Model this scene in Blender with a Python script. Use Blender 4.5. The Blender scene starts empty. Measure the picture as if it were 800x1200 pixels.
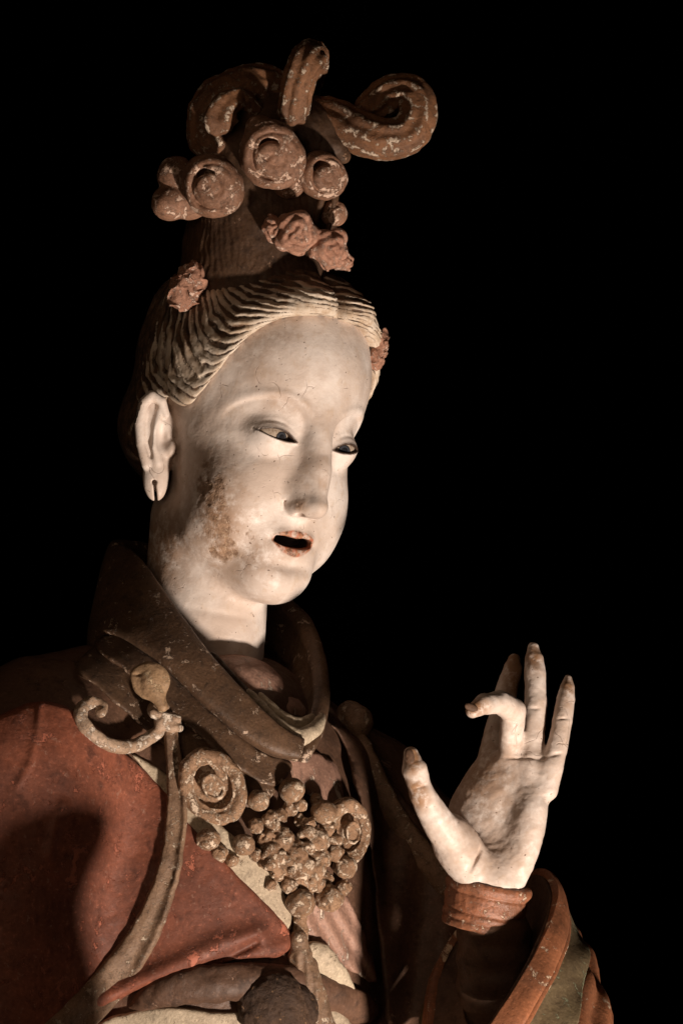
import bpy, math, random
import numpy as np
from mathutils import Vector, Matrix
from concurrent.futures import ThreadPoolExecutor

# ------------------------------------------------------------------ frame of reference
# The statue is laid out in "view" units: x right, y away from the viewer, z up, one unit = 0.6 mm.
# Everything is then turned by TILT and moved up, so that the camera looks slightly upward at it.
U = 0.0006
DIST = 3700.0                       # camera distance in view units
TILT = math.radians(7.0)
BASE_Z = 1.55                       # height of the view origin above the floor
CT, ST = math.cos(TILT), math.sin(TILT)

def V(px, py, d=0.0):
    """picture position + distance behind the eye plane -> view units"""
    k = (DIST + d) / DIST
    return np.array([(px - 400.0) * k, d, (600.0 - py) * k])

def world(P):
    P = np.asarray(P, float).reshape(-1, 3) * U
    out = np.empty_like(P)
    out[:, 0] = P[:, 0]
    out[:, 1] = P[:, 1] * CT - P[:, 2] * ST
    out[:, 2] = P[:, 1] * ST + P[:, 2] * CT + BASE_Z
    return out

def wpt(p):
    return Vector(world(p)[0])

KEY_POS, KEY_TGT, KEY_W, KEY_SIZE, KEY_REACH = (1220, -1800, -1780), (20, 0, -110), 195.0, 0.06, 900.0
scene = bpy.context.scene
col = scene.collection

# ------------------------------------------------------------------ camera
cam_data = bpy.data.cameras.new('camera')
cam_data.sensor_fit = 'VERTICAL'
cam_data.sensor_height = 36.0
cam_data.lens = 36.0 * DIST / 1200.0
cam_data.clip_start = 0.05
cam_data.clip_end = 100.0
cam = bpy.data.objects.new('camera', cam_data)
col.objects.link(cam)
cam.location = wpt((0, -DIST, 0))
cam.rotation_euler = (math.pi / 2 + TILT, 0, 0)
scene.camera = cam

# ------------------------------------------------------------------ world and lamps (a dark gallery, one warm spot from low right)
w = bpy.data.worlds.new('World')
scene.world = w
w.use_nodes = True
w.node_tree.nodes['Background'].inputs[0].default_value = (0.0, 0.0, 0.0, 1)
w.node_tree.nodes['Background'].inputs[1].default_value = 0.0

def area(name, pos, target, power, size, color):
    l = bpy.data.lights.new(name, 'AREA')
    l.shape = 'DISK'
    l.size = size
    l.energy = power
    l.color = color
    o = bpy.data.objects.new(name, l)
    col.objects.link(o)
    a, b = wpt(pos), wpt(target)
    o.location = a
    o.rotation_euler = (b - a).to_track_quat('-Z', 'Y').to_euler()
    return o

def spot_lamp(name, pos, target, power, size, color, reach):
    l = bpy.data.lights.new(name, 'SPOT')
    l.energy = power
    l.color = color
    l.shadow_soft_size = size
    a, b = wpt(pos), wpt(target)
    l.spot_size = 2 * math.atan(reach * U / (b - a).length)
    l.spot_blend = 1.0
    o = bpy.data.objects.new(name, l)
    col.objects.link(o)
    o.location = a
    o.rotation_euler = (b - a).to_track_quat('-Z', 'Y').to_euler()
    return o

spot_lamp('key_lamp', KEY_POS, KEY_TGT, KEY_W, KEY_SIZE, (1.0, 0.855, 0.73), KEY_REACH)
area('fill_lamp', (-900, -2900, 300), (-60, 0, 0), 3.0, 0.9, (1.0, 0.72, 0.5))

vs = scene.view_settings
vs.view_transform = 'Standard'
vs.look = 'None'
vs.exposure = 0.0
vs.gamma = 1.0
vs.use_curve_mapping = False
scene.cycles.max_bounces = 6

# ------------------------------------------------------------------ noise
_rng = np.random.default_rng(7)
_T = _rng.random((32, 32, 32)).astype(np.float32) * 2 - 1

def vnoise(P):
    P = np.asarray(P, np.float32)
    i = np.floor(P).astype(np.int32)
    f = P - i
    f = f * f * (3 - 2 * f)
    i &= 31
    j = (i + 1) & 31
    x0, y0, z0, x1, y1, z1 = i[:, 0], i[:, 1], i[:, 2], j[:, 0], j[:, 1], j[:, 2]
    fx, fy, fz = f[:, 0], f[:, 1], f[:, 2]
    a = _T[x0, y0, z0] * (1 - fx) + _T[x1, y0, z0] * fx
    b = _T[x0, y1, z0] * (1 - fx) + _T[x1, y1, z0] * fx
    c = _T[x0, y0, z1] * (1 - fx) + _T[x1, y0, z1] * fx
    d = _T[x0, y1, z1] * (1 - fx) + _T[x1, y1, z1] * fx
    return (a * (1 - fy) + b * fy) * (1 - fz) + (c * (1 - fy) + d * fy) * fz

def fbm(P, s, oct=3):
    P = np.asarray(P, np.float32) / s
    o, a, t = 0.0, 1.0, 0.0
    for k in range(oct):
        o = o + a * vnoise(P + 7.3 * k)
        t += a
        a *= 0.5
        P = P * 2.03
    return o / t

# ------------------------------------------------------------------ distance-field sculpting
def smin(a, b, k):
    if k <= 0: return np.minimum(a, b)
    h = np.maximum(k - np.abs(a - b), 0.0) / k
    return np.minimum(a, b) - h * h * k * 0.25

def smax(a, b, k):
    return -smin(-a, -b, k)

def rot_zyx(rx=0, ry=0, rz=0):
    rx, ry, rz = map(math.radians, (rx, ry, rz))
    cx, sx, cy, sy, cz, sz = math.cos(rx), math.sin(rx), math.cos(ry), math.sin(ry), math.cos(rz), math.sin(rz)
    return np.array([[cz, -sz, 0], [sz, cz, 0], [0, 0, 1]]) @ np.array([[cy, 0, sy], [0, 1, 0], [-sy, 0, cy]]) @ np.array([[1, 0, 0], [0, cx, -sx], [0, sx, cx]])

def unit(v):
    v = np.asarray(v, float)
    return v / (np.linalg.norm(v) + 1e-9)

def frame(n, up=(0, 0, 1)):
    """rows: right, up, normal"""
    n = unit(n)
    r = unit(np.cross(up, n))
    return np.array([r, np.cross(n, r), n])

def ell(P, c, r, R=None):
    q = P - np.asarray(c, np.float32)
    if R is not None: q = q @ np.asarray(R, np.float32)      # columns of R are the ellipsoid axes
    r = np.asarray(r, np.float32)
    k0 = np.sqrt(np.sum((q / r) ** 2, 1)) + 1e-6
    k1 = np.sqrt(np.sum((q / (r * r)) ** 2, 1)) + 1e-6
    return k0 * (k0 - 1) / k1

def cap(P, a, b, ra, rb):
    a = np.asarray(a, np.float32); b = np.asarray(b, np.float32)
    ab = b - a
    t = np.clip((P - a) @ ab / max(float(ab @ ab), 1e-6), 0, 1)
    q = P - a - t[:, None] * ab
    return np.sqrt(np.sum(q * q, 1)) - (ra + (rb - ra) * t)

class Sculpt:
    def __init__(s, P, d=None):
        s.P = np.asarray(P, np.float32)
        s.d = np.full(len(s.P), 1e3, np.float32) if d is None else d.astype(np.float32)
    def near(s, lo, hi):
        return np.nonzero(np.all((s.P > lo) & (s.P < hi), 1))[0]
    def _op(s, c0, c1, m, fn, op):
        lo = np.minimum(c0, c1) - m
        hi = np.maximum(c0, c1) + m
        i = s.near(np.asarray(lo, np.float32), np.asarray(hi, np.float32))
        if len(i): s.d[i] = op(s.d[i], fn(s.P[i]))
    def ell(s, c, r, k=4, R=None, sub=False, pad=14):
        m = max(r) + k + pad
        s._op(np.asarray(c), np.asarray(c), m, lambda p: ell(p, c, r, R), (lambda a, b: smax(a, -b, k)) if sub else (lambda a, b: smin(a, b, k)))
        return s
    def cap(s, a, b, ra, rb=None, k=4, sub=False, pad=14):
        rb = ra if rb is None else rb
        m = max(ra, rb) + k + pad
        s._op(np.asarray(a), np.asarray(b), m, lambda p: cap(p, a, b, ra, rb), (lambda x, y: smax(x, -y, k)) if sub else (lambda x, y: smin(x, y, k)))
        return s
    def chain(s, pts, rad, k=3, kk=None, sub=False, pad=14):
        pts = np.asarray(pts, float); rad = np.asarray(rad, float) * np.ones(len(pts))
        m = rad.max() + k + pad
        kk = 0.8 if kk is None else kk
        def fn(p):
            d = cap(p, pts[0], pts[1], rad[0], rad[1])
            for i in range(1, len(pts) - 1):
                d = smin(d, cap(p, pts[i], pts[i + 1], rad[i], rad[i + 1]), kk * 0.5)
            return d
        s._op(pts.min(0), pts.max(0), m, fn, (lambda x, y: smax(x, -y, k)) if sub else (lambda x, y: smin(x, y, k)))
        return s
    def bump(s, c, r, a, R=None):
        """push the surface out (a > 0) or in (a < 0) with a soft brush"""
        r = np.asarray(r, np.float32) * np.ones(3, np.float32)
        m = r.max() * 2.4
        def fn(p):
            q = p - np.asarray(c, np.float32)
            if R is not None: q = q @ np.asarray(R, np.float32)
            return a * np.exp(-np.sum((q / r) ** 2, 1))
        s._op(np.asarray(c), np.asarray(c), m, fn, lambda x, y: x - y)
        return s

POOL = ThreadPoolExecutor(4)

def evalf(f, P, n=120000):
    if len(P) == 0: return np.zeros(0, np.float32)
    parts = [P[i:i + n] for i in range(0, len(P), n)]
    return np.concatenate([np.asarray(x, np.float32) for x in POOL.map(f, parts)])

def lattice(lo, h, n):
    ax = [lo[k] + h * np.arange(n[k], dtype=np.float32) for k in range(3)]
    g = np.stack(np.meshgrid(*ax, indexing='ij'), -1)
    return g

def polygonize(f, lo, hi, h, project=True):
    """narrow-band evaluation + surface nets -> vertices (same frame as f), quads"""
    lo = np.asarray(lo, np.float32); hi = np.asarray(hi, np.float32)
    H = 4 * h
    nc = np.ceil((hi - lo) / H).astype(int)
    cv = evalf(f, lattice(lo, H, nc + 1).reshape(-1, 3)).reshape(nc + 1)
    mn = np.abs(cv)
    s = [slice(0, -1), slice(1, None)]
    cells = None; neg = 0
    for a in s:
        for b in s:
            for c in s:
                x = mn[a, b, c]
                cells = x if cells is None else np.minimum(cells, x)
                neg = neg + (cv[a, b, c] < 0)
    act = (cells < H * 1.15) | ((neg > 0) & (neg < 8))
    vol = cv
    for k in range(3): vol = np.repeat(vol, 4, axis=k)
    nf = nc * 4 + 1
    vol = np.ascontiguousarray(vol[:nf[0], :nf[1], :nf[2]])
    m = act
    for k in range(3): m = np.repeat(m, 4, axis=k)
    mask = np.zeros(nf, bool)
    for a in (0, 1):
        for b in (0, 1):
            for c in (0, 1):
                mask[a:a + m.shape[0], b:b + m.shape[1], c:c + m.shape[2]] |= m
    idx = np.argwhere(mask)
    vol[mask] = evalf(f, (lo + idx * np.float32(h)).astype(np.float32))
    del idx, mask, m
    ins = vol < 0
    cnt = np.zeros(nf - 1, np.uint8)
    for a in s:
        for b in s:
            for c in s:
                cnt += ins[a, b, c]
    cell = np.argwhere((cnt > 0) & (cnt < 8))
    corner = np.array([[i, j, k] for i in (0, 1) for j in (0, 1) for k in (0, 1)])
    val = np.stack([vol[tuple((cell + c).T)] for c in corner], 1)
    acc = np.zeros((len(cell), 3), np.float32); num = np.zeros(len(cell), np.float32)
    for a in range(8):
        for b in range(a + 1, 8):
            if np.abs(corner[a] - corner[b]).sum() != 1: continue
            va, vb = val[:, a], val[:, b]
            x = (va < 0) != (vb < 0)
            t = np.where(x, va / np.where(x, va - vb, 1), 0)
            p = corner[a] + t[:, None] * (corner[b] - corner[a])
            acc += np.where(x[:, None], p, 0); num += x
    verts = lo + (cell + acc / num[:, None]) * h
    iv = np.full(cnt.shape, -1, np.int32)
    iv[tuple(cell.T)] = np.arange(len(cell))
    quads = []
    for ax in range(3):
        sl0 = [slice(1, -1)] * 3; sl1 = [slice(1, -1)] * 3
        sl0[ax] = slice(0, -1); sl1[ax] = slice(1, None)
        A, B = ins[tuple(sl0)], ins[tuple(sl1)]
        e = np.argwhere(A != B)
        if not len(e): continue
        flip = A[tuple(e.T)]
        off = np.ones(3, int); off[ax] = 0
        base = e + off
        u, v2 = (ax + 1) % 3, (ax + 2) % 3
        def c_(du, dv):
            q = base.copy(); q[:, u] -= du; q[:, v2] -= dv
            return iv[tuple(q.T)]
        Q = np.stack([c_(1, 1), c_(0, 1), c_(0, 0), c_(1, 0)], 1)
        Q[~flip] = Q[~flip][:, ::-1]
        quads.append(Q)
    quads = np.concatenate(quads)
    quads = quads[(quads >= 0).all(1)]
    verts = verts.astype(np.float32)
    if project:
        e = 0.5 * h
        T = np.array([[1, -1, -1], [-1, -1, 1], [-1, 1, -1], [1, 1, 1]], np.float32)
        vals = [evalf(f, verts + e * t) for t in T]
        g = sum(t[None] * v[:, None] for t, v in zip(T, vals)) / (4 * e)
        d = sum(vals) / 4
        g2 = np.maximum((g * g).sum(1), 0.2)
        st = (d / g2)[:, None] * g
        L = np.linalg.norm(st, axis=1, keepdims=True)
        verts = verts - st * np.minimum(1, 0.6 * h / np.maximum(L, 1e-6))
    return verts, quads

def make_mesh(name, Vw, faces, mat, parent, attrs=None, smooth=True):
    """Vw: world coordinates; faces (n,4) or (n,3) ints"""
    me = bpy.data.meshes.new(name)
    faces = np.asarray(faces, np.int32)
    n, k = faces.shape
    me.vertices.add(len(Vw)); me.vertices.foreach_set('co', np.asarray(Vw, np.float32).ravel())
    me.loops.add(n * k); me.loops.foreach_set('vertex_index', faces.ravel())
    me.polygons.add(n); me.polygons.foreach_set('loop_start', np.arange(0, n * k, k, dtype=np.int32))
    me.update(calc_edges=True)
    me.polygons.foreach_set('use_smooth', np.full(n, smooth))
    if attrs:
        for an, av in attrs.items():
            at = me.attributes.new(an, 'FLOAT', 'POINT')
            at.data.foreach_set('value', np.asarray(av, np.float32))
    me.validate()
    o = bpy.data.objects.new(name, me)
    if mat is not None: me.materials.append(mat)
    col.objects.link(o)
    o.parent = parent
    if parent is not None and parent.type == 'EMPTY': o.matrix_parent_inverse = Matrix.Translation(-parent.location)
    return o

def sdf_part(name, f, lo, hi, h, mat, parent, attrs=None, tf=None, project=True):
    v, q = polygonize(f, lo, hi, h, project)
    at = attrs(v) if attrs else None
    vv = v if tf is None else tf(v)
    return make_mesh(name, world(vv), q, mat, parent, at)

# swept tubes -------------------------------------------------------
def spline(pts, n):
    """Catmull-Rom through rows of pts (any width)"""
    pts = np.asarray(pts, float)
    m = len(pts)
    t = np.linspace(0, m - 1, n)
    i = np.clip(t.astype(int), 0, m - 2)
    f = (t - i)[:, None]
    g = lambda j: pts[np.clip(j, 0, m - 1)]
    p0, p1, p2, p3 = g(i - 1), g(i), g(i + 1), g(i + 2)
    p0 = np.where((i == 0)[:, None], 2 * p1 - p2, p0)
    p3 = np.where((i + 2 > m - 1)[:, None], 2 * p2 - p1, p3)
    return 0.5 * (2 * p1 + (p2 - p0) * f + (2 * p0 - 5 * p1 + 4 * p2 - p3) * f * f + (3 * p1 - p0 - 3 * p2 + p3) * f ** 3)

def sweep(name, path, prof, mat, parent, normal=(0, -1, 0), n_seg=24, closed=False, caps=True, noise=0.0, ns=12.0, attrs=None):
    """path (n,3) view units; prof(t array, theta array)-> (a,b) offsets along side / normal axes; normal: vector or (n,3)"""
    path = np.asarray(path, float)
    n = len(path)
    tan = np.gradient(path, axis=0)
    if closed: tan = np.roll(path, -1, 0) - np.roll(path, 1, 0)
    tan /= np.linalg.norm(tan, axis=1, keepdims=True) + 1e-9
    nor = np.asarray(normal, float) * np.ones((n, 3))
    nor = nor - (nor * tan).sum(1, keepdims=True) * tan
    nor /= np.linalg.norm(nor, axis=1, keepdims=True) + 1e-9
    side = np.cross(tan, nor)
    th = np.linspace(0, 2 * np.pi, n_seg, endpoint=False)
    t = np.linspace(0, 1, n)
    Tm, Th = np.meshgrid(t, th, indexing='ij')
    a, b = prof(Tm, Th)
    P = path[:, None] + side[:, None] * a[..., None] + nor[:, None] * b[..., None]
    P = P.reshape(-1, 3)
    if noise:
        P = P + noise * np.stack([fbm(P + 100 * k, ns, 3) for k in range(3)], 1)
    i = np.arange(n if closed else n - 1)[:, None]; j = np.arange(n_seg)[None]
    i2 = (i + 1) % n; j2 = (j + 1) % n_seg
    F = np.stack([i * n_seg + j, i * n_seg + j2, i2 * n_seg + j2, i2 * n_seg + j], -1).reshape(-1, 4)
    if caps and not closed:
        P = np.vstack([P, path[0], path[-1]])
        c0, c1 = n * n_seg, n * n_seg + 1
        jj = np.arange(n_seg); j2 = (jj + 1) % n_seg
        F0 = np.stack([j2, jj, np.full(n_seg, c0), np.full(n_seg, c0)], 1)
        F1 = np.stack([(n - 1) * n_seg + jj, (n - 1) * n_seg + j2, np.full(n_seg, c1), np.full(n_seg, c1)], 1)
        tri = np.vstack([F0[:, :3], F1[:, :3]])
        Ft = np.vstack([F[:, [0, 1, 2]], F[:, [0, 2, 3]], tri])
        F = Ft
    at = {k: f(Tm, Th) for k, f in attrs.items()} if attrs else None
    if at:
        at = {k: np.concatenate([v.ravel(), np.zeros(len(P) - v.size)]) for k, v in at.items()}
    return make_mesh(name, world(P), F, mat, parent, at)

def round_prof(rx, ry=None, ridges=0, amp=0.0, twist=0.0, end=0.08, end0=None):
    """round section with rounded ends and lengthwise ridges; rx, ry functions of t or numbers"""
    fx = rx if callable(rx) else (lambda t: rx + 0 * t)
    fy = fx if ry is None else (ry if callable(ry) else (lambda t: ry + 0 * t))
    e0 = end if end0 is None else end0
    def prof(t, th):
        e = np.sqrt(np.clip(1 - np.clip((e0 - t) / max(e0, 1e-6), 0, 1) ** 2, 0.0004, 1)) * np.sqrt(np.clip(1 - np.clip((t - 1 + end) / max(end, 1e-6), 0, 1) ** 2, 0.0004, 1))
        k = e * (1 + amp * np.cos(ridges * (th + twist * t)))
        return fx(t) * k * np.cos(th), fy(t) * k * np.sin(th)
    return prof

def curve_r(vals):
    vals = np.asarray(vals, float)
    x = np.linspace(0, 1, len(vals))
    return lambda t: np.interp(t, x, vals)

# ------------------------------------------------------------------ materials
class NT:
    def __init__(s, name):
        s.m = bpy.data.materials.new(name); s.m.use_nodes = True
        s.t = s.m.node_tree; s.t.nodes.clear()
        s.out = s.n('ShaderNodeOutputMaterial'); s.b = s.n('ShaderNodeBsdfPrincipled')
        s.t.links.new(s.b.outputs[0], s.out.inputs[0])
        s.co = s.n('ShaderNodeTexCoord').outputs['Object']
    def n(s, k): return s.t.nodes.new(k)
    def link(s, a, b):
        if hasattr(a, 'node'): s.t.links.new(a, b)
        else: b.default_value = a
    def noise(s, scale, detail=4, rough=0.6, dist=0.0, co=None):
        n = s.n('ShaderNodeTexNoise'); s.link(co or s.co, n.inputs['Vector'])
        n.inputs['Scale'].default_value = scale; n.inputs['Detail'].default_value = detail
        n.inputs['Roughness'].default_value = rough; n.inputs['Distortion'].default_value = dist
        return n.outputs['Fac']
    def ramp(s, x, a, b, lo=0.0, hi=1.0):
        n = s.n('ShaderNodeMapRange'); n.interpolation_type = 'SMOOTHSTEP'
        s.link(x, n.inputs['Value'])
        for k, v in (('From Min', a), ('From Max', b), ('To Min', lo), ('To Max', hi)): s.link(v, n.inputs[k])
        return n.outputs['Result']
    def math(s, op, a, b=0.0):
        n = s.n('ShaderNodeMath'); n.operation = op; s.link(a, n.inputs[0]); s.link(b, n.inputs[1]); return n.outputs[0]
    def mix(s, f, a, b, mode='MIX'):
        n = s.n('ShaderNodeMix'); n.data_type = 'RGBA'; n.blend_type = mode
        s.link(f, n.inputs[0])
        for v, i in ((a, 6), (b, 7)):
            if isinstance(v, (tuple, list)): v = (*v, 1.0) if len(v) == 3 else v
            s.link(v, n.inputs[i])
        return n.outputs[2]
    def attr(s, name):
        n = s.n('ShaderNodeAttribute'); n.attribute_name = name; return n.outputs['Fac']
    def voro(s, scale, feature='DISTANCE_TO_EDGE', co=None):
        n = s.n('ShaderNodeTexVoronoi'); n.feature = feature; s.link(co or s.co, n.inputs['Vector']); n.inputs['Scale'].default_value = scale
        return n.outputs['Distance']
    def warp(s, scale, amt):
        n = s.n('ShaderNodeTexNoise'); s.link(s.co, n.inputs['Vector']); n.inputs['Scale'].default_value = scale
        v = s.n('ShaderNodeVectorMath'); v.operation = 'MULTIPLY_ADD'
        s.link(n.outputs['Color'], v.inputs[0]); v.inputs[1].default_value = (amt,) * 3; s.link(s.co, v.inputs[2])
        return v.outputs[0]
    def bump(s, x, dist, strength=1.0, prev=None):
        n = s.n('ShaderNodeBump'); s.link(x, n.inputs['Height']); n.inputs['Distance'].default_value = dist
        n.inputs['Strength'].default_value = strength
        if prev is not None: s.link(prev, n.inputs['Normal'])
        return n.outputs[0]
    def done(s, color, rough=0.6, normal=None, spec=0.35):
        s.link(color if hasattr(color, 'node') else (*color, 1.0), s.b.inputs['Base Color']); s.link(rough, s.b.inputs['Roughness'])
        if normal is not None: s.link(normal, s.b.inputs['Normal'])
        s.b.inputs['Specular IOR Level'].default_value = spec
        return s.m

def worn(name, base, dark, chip=None, chip_amt=0.62, scale=60, rough=0.6, bump=0.0006, streak=None, spec=0.3, dust=None, ridge=None):
    """old painted wood: mottled base colour, darker grime, chips that show the layer below"""
    m = NT(name)
    co = m.co
    if streak is not None:
        mp = m.n('ShaderNodeMapping'); m.link(m.co, mp.inputs[0]); mp.inputs['Rotation'].default_value = streak[0]; mp.inputs['Scale'].default_value = streak[1]
        co = mp.outputs[0]
    a = m.noise(scale * 0.35, 5, 0.65)
    b = m.noise(scale * 2.2, 6, 0.7, co=co)
    c = m.mix(m.ramp(a, 0.35, 0.68), base, dark)
    c = m.mix(m.ramp(b, 0.5, 0.72, 0, 0.75), c, tuple(x * 0.45 for x in dark))
    g = m.noise(scale * 9, 4, 0.75)
    c = m.mix(m.ramp(g, 0.35, 0.7, 0.0, 0.35), c, tuple(x * 0.35 for x in dark))
    c = m.mix(m.ramp(g, 0.30, 0.42, 0.35, 0.0), c, tuple(min(1, x * 1.7 + 0.02) for x in base))
    if dust: c = m.mix(m.ramp(m.noise(scale * 5, 3, 0.7), 0.6, 0.75, 0, 0.6), c, dust)
    h = m.math('ADD', a, m.math('MULTIPLY', b, 0.5))
    nrm = m.bump(g, bump * 0.6, 0.9)
    nrm = m.bump(h, bump * 3, 0.8, nrm)
    if chip:
        cn = m.noise(scale * 1.6, 8, 0.78, 0.4, co=co)
        gp = m.n('ShaderNodeNewGeometry').outputs['Pointiness']
        cn = m.math('ADD', cn, m.ramp(gp, 0.50, 0.62, 0.0, 0.14))   # paint is rubbed off the proud edges first
        if ridge: cn = m.math('ADD', cn, m.math('MULTIPLY', m.attr(ridge), 0.05))
        cf = m.ramp(cn, chip_amt - 0.045, chip_amt - 0.015)
        c = m.mix(cf, c, chip)
        nrm = m.bump(m.math('SUBTRACT', 1.0, cf), bump, 0.9, nrm)
    r = m.ramp(b, 0.3, 0.7, rough - 0.12, rough + 0.12)
    return m.done(c, r, nrm, spec)

# ------------------------------------------------------------------ the statue
statue = bpy.data.objects.new('statue', None)
statue.empty_display_size = 0.1
col.objects.link(statue)
statue.location = wpt(V(280, 1330, 40))
statue['label'] = 'painted wooden statue of a robed woman with high scrolled hair, raising one hand'
statue['category'] = 'statue'

_made = []
def own(o):
    """keep a part where it was built although its parent has an offset"""
    _made.append(o)
    return o

def project(P):
    k = (DIST + P[:, 1]) / DIST
    return 400 + P[:, 0] / k, 600 - P[:, 2] / k

def spot(px, py, cx, cy, rx, ry, ang=0.0, soft=1.0):
    a = math.radians(ang); x = px - cx; y = py - cy
    u = (x * math.cos(a) + y * math.sin(a)) / rx; v = (-x * math.sin(a) + y * math.cos(a)) / ry
    return np.clip((1.25 - np.sqrt(u * u + v * v)) / (0.5 * soft), 0, 1)

# --- head frame: millimetres; X to the statue's left, Y backwards, Z up
HS = 1.69
HR = np.array([[0.7921358, -0.57668335, 0.19989295],
               [0.59025148, 0.80715181, -0.01044723],
               [-0.15531921, 0.12626274, 0.97976204]])
HO = V(366.6, 516.4, 0)
def h2v(P): return (np.asarray(P, float) @ HR.T) * HS + HO
def v2h(P): return ((np.asarray(P, float) - HO) @ HR) / HS
def L(px, py, d): return v2h(V(px, py, d)[None])[0]

NECK_A, NECK_B = L(248, 610, 104), L(231, 830, 84)

def skull(P):
    Q = np.array(P, np.float32); Q[:, 0] = -np.abs(Q[:, 0])
    s = Sculpt(Q, ell(Q, (0, 88, 44), (71, 99, 80)))
    s.ell((0, 60, -18), (61, 64, 86), 22, pad=40)
    s.ell((0, 54, 40), (57, 53, 47), 18, pad=40)
    return s

def face(P):
    s = skull(P)
    s.ell((-28, 32, -50), (30, 29, 34), 16)                 # cheek
    s.ell((-25, 54, -76), (31, 38, 28), 18)                 # jaw
    s.ell((0, 20, -71), (26, 25, 20), 14)                   # muzzle
    s.ell((0, 15, -100), (23, 18, 16), 20)                   # chin
    s.ell((0, 46, -99), (31, 36, 17), 18)                   # under chin
    s.bump((0, -2, -89), (22, 12, 5), -2.2)                  # below the lip
    s.bump((-20, 6, -90), (11, 14, 13), 2.2)
    # brow and eye socket
    i = s.near(np.array((-70, -30, -30), np.float32), np.array((0.5, 60, 60), np.float32))
    if len(i):
        p = s.P[i]
        rr = np.sqrt(((p[:, 0] + 33.0) / 24.0) ** 2 + ((p[:, 2] - 2.0) / 22.5) ** 2)
        wgt = np.clip((p[:, 2] + 4) / 14, 0, 1) * np.clip((p[:, 0] + 66) / 26, 0, 1)
        t = np.clip((1.06 - rr) / 0.16, 0, 1); t = t * t * (3 - 2 * t)
        s.d[i] += 2.3 * t * wgt - 1.0 * np.exp(-((rr - 1.14) / 0.12) ** 2) * wgt
    s.bump((-11.5, -5, 0), (4.5, 9, 9), -2.2)               # inner corner hollow
    s.bump((-33, 2, -16), (19, 12, 5.5), -1.2)
    # nose
    s.ell((0, 0, -24), (11.5, 15, 31), 12)                    # flanks
    s.cap((0, -2, 24), (0, -13.5, -20), 5.6, 6.2, 11)
    s.cap((0, -13.5, -20), (0, -21, -43), 6.2, 6.6, 9)
    s.ell((0, -20, -45.5), (6.4, 8, 6.6), 5)
    s.ell((-4.5, -12.5, -45), (7, 10, 8), 4)
    s.ell((-5, -5, -36), (8, 10, 13), 8)
    s.ell((-8.4, -7.5, -48.5), (5.0, 8.6, 5.4), 2.5)
    s.ell((-7.6, -12.5, -52.6), (3.0, 4.6, 3.2), 1.2, sub=True)    # nostril
    s.chain([(-12.5, -4.5, -41), (-15.2, -1.5, -46), (-14.6, -2, -51.5), (-11.5, -5, -54.5)], [0.8, 1.3, 1.3, 0.8], 1.6, sub=True)
    s.bump((0, -6, -59), (2.6, 8, 5), -1.1)                 # philtrum
    # eyelids: a ball with a slit
    ez = -2.2
    s.ell((-29, 13.0, ez), (15.5, 15.2, 13.5), 7)
    
    i = s.near(np.array((-56, -14, -14), np.float32), np.array((-8, 24, 16), np.float32))
    if len(i):
        p = s.P[i]
        u = (p[:, 0] + 29.0) / 13.6
        zc = ez + 0.9 - u * 1.6 - 0.8 * u * u
        up = 4.3 * np.clip(1 - np.abs(u) ** 2.2, 0, 1); lo_ = 3.0 * np.clip(1 - np.abs(u) ** 2.0, 0, 1)
        z = p[:, 2] - zc
        slit = np.maximum(np.maximum(z - up, -z - lo_), np.abs(u) * 13.6 - 13.6)
        slit = np.maximum(slit * 0.8, p[:, 1] - 12)
        s.d[i] = smax(s.d[i], -slit, 0.8)
        crease = np.abs(z - up - 5.0)                       # fold above the upper lid
        s.d[i] += 0.75 * np.exp(-(crease / 1.1) ** 2) * np.clip(1.15 - np.abs(u), 0, 1) * (p[:, 1] < 12)
        rim = np.minimum(np.abs(z - up), np.abs(z + lo_))
        s.d[i] -= 0.7 * np.exp(-(rim / 1.3) ** 2) * (np.abs(u) < 1.05) * (p[:, 1] < 12)
    # lips, slightly parted
    s.ell((-6.6, 2.0, -65.2), (10.0, 6.0, 3.4), 2.4, rot_zyx(0, -14, 18))
    s.ell((0, 0.6, -66), (5, 6, 3.2), 2.0)
    s.ell((0, 0.6, -79.4), (9.0, 7, 4.2), 3.0)
    
    i = s.near(np.array((-24, -18, -88), np.float32), np.array((2, 26, -58), np.float32))
    if len(i):
        p = s.P[i]
        u = np.abs(p[:, 0]) / 15.5
        zt = -68.0 - 0.9 * u ** 4 + 0.9 * np.exp(-(u / 0.22) ** 2) * -1
        zb = -75.6 + 2.4 * u ** 4
        m = np.maximum(np.maximum(p[:, 2] - zt, zb - p[:, 2]), (u - 1) * 15.5)
        m = np.maximum(m * 0.85, p[:, 1] - 15)
        s.d[i] = smax(s.d[i], -m, 1.0)
    s.bump((-18, 3, -72), (3, 6, 3.5), -1.2)              # mouth corner dimple
    # ear (in head frame, shaped from picture positions)
    E = lambda px, py, d: L(px, py, d)
    VA = HR.T                                               # picture axes in the head frame
    s.ell(E(182, 514, 46), (10.5, 7.5, 32), 4, VA)
    s.ell(E(190, 518, 52), (8, 8, 24), 6, VA)
    s.ell(E(183, 564, 40), (8.6, 5.5, 14), 6, VA)
    s.chain([E(195, 486, 36), E(189, 470, 33), E(178, 464, 32), E(168, 473, 32), E(164, 495, 34), E(166, 520, 36), E(172, 544, 36)], [3.0, 3.8, 4.2, 4.2, 4.0, 4.0, 3.6], 2.0)
    s.chain([E(187, 482, 36), E(182, 504, 33), E(180, 524, 33), E(185, 541, 35)], [2.4, 3.0, 3.2, 3.0], 2.5)
    s.ell(E(200, 526, 40), (3.8, 4.5, 6), 3)                # tragus
    s.ell(E(190, 512, 28), (4.2, 8, 9.5), 3, VA, sub=True)  # concha
    s.chain([E(180, 476, 28), E(175, 494, 29), E(174, 520, 30), E(177, 534, 32)], [2.6, 2.8, 2.6, 1.6], 2.0, sub=True)
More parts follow.
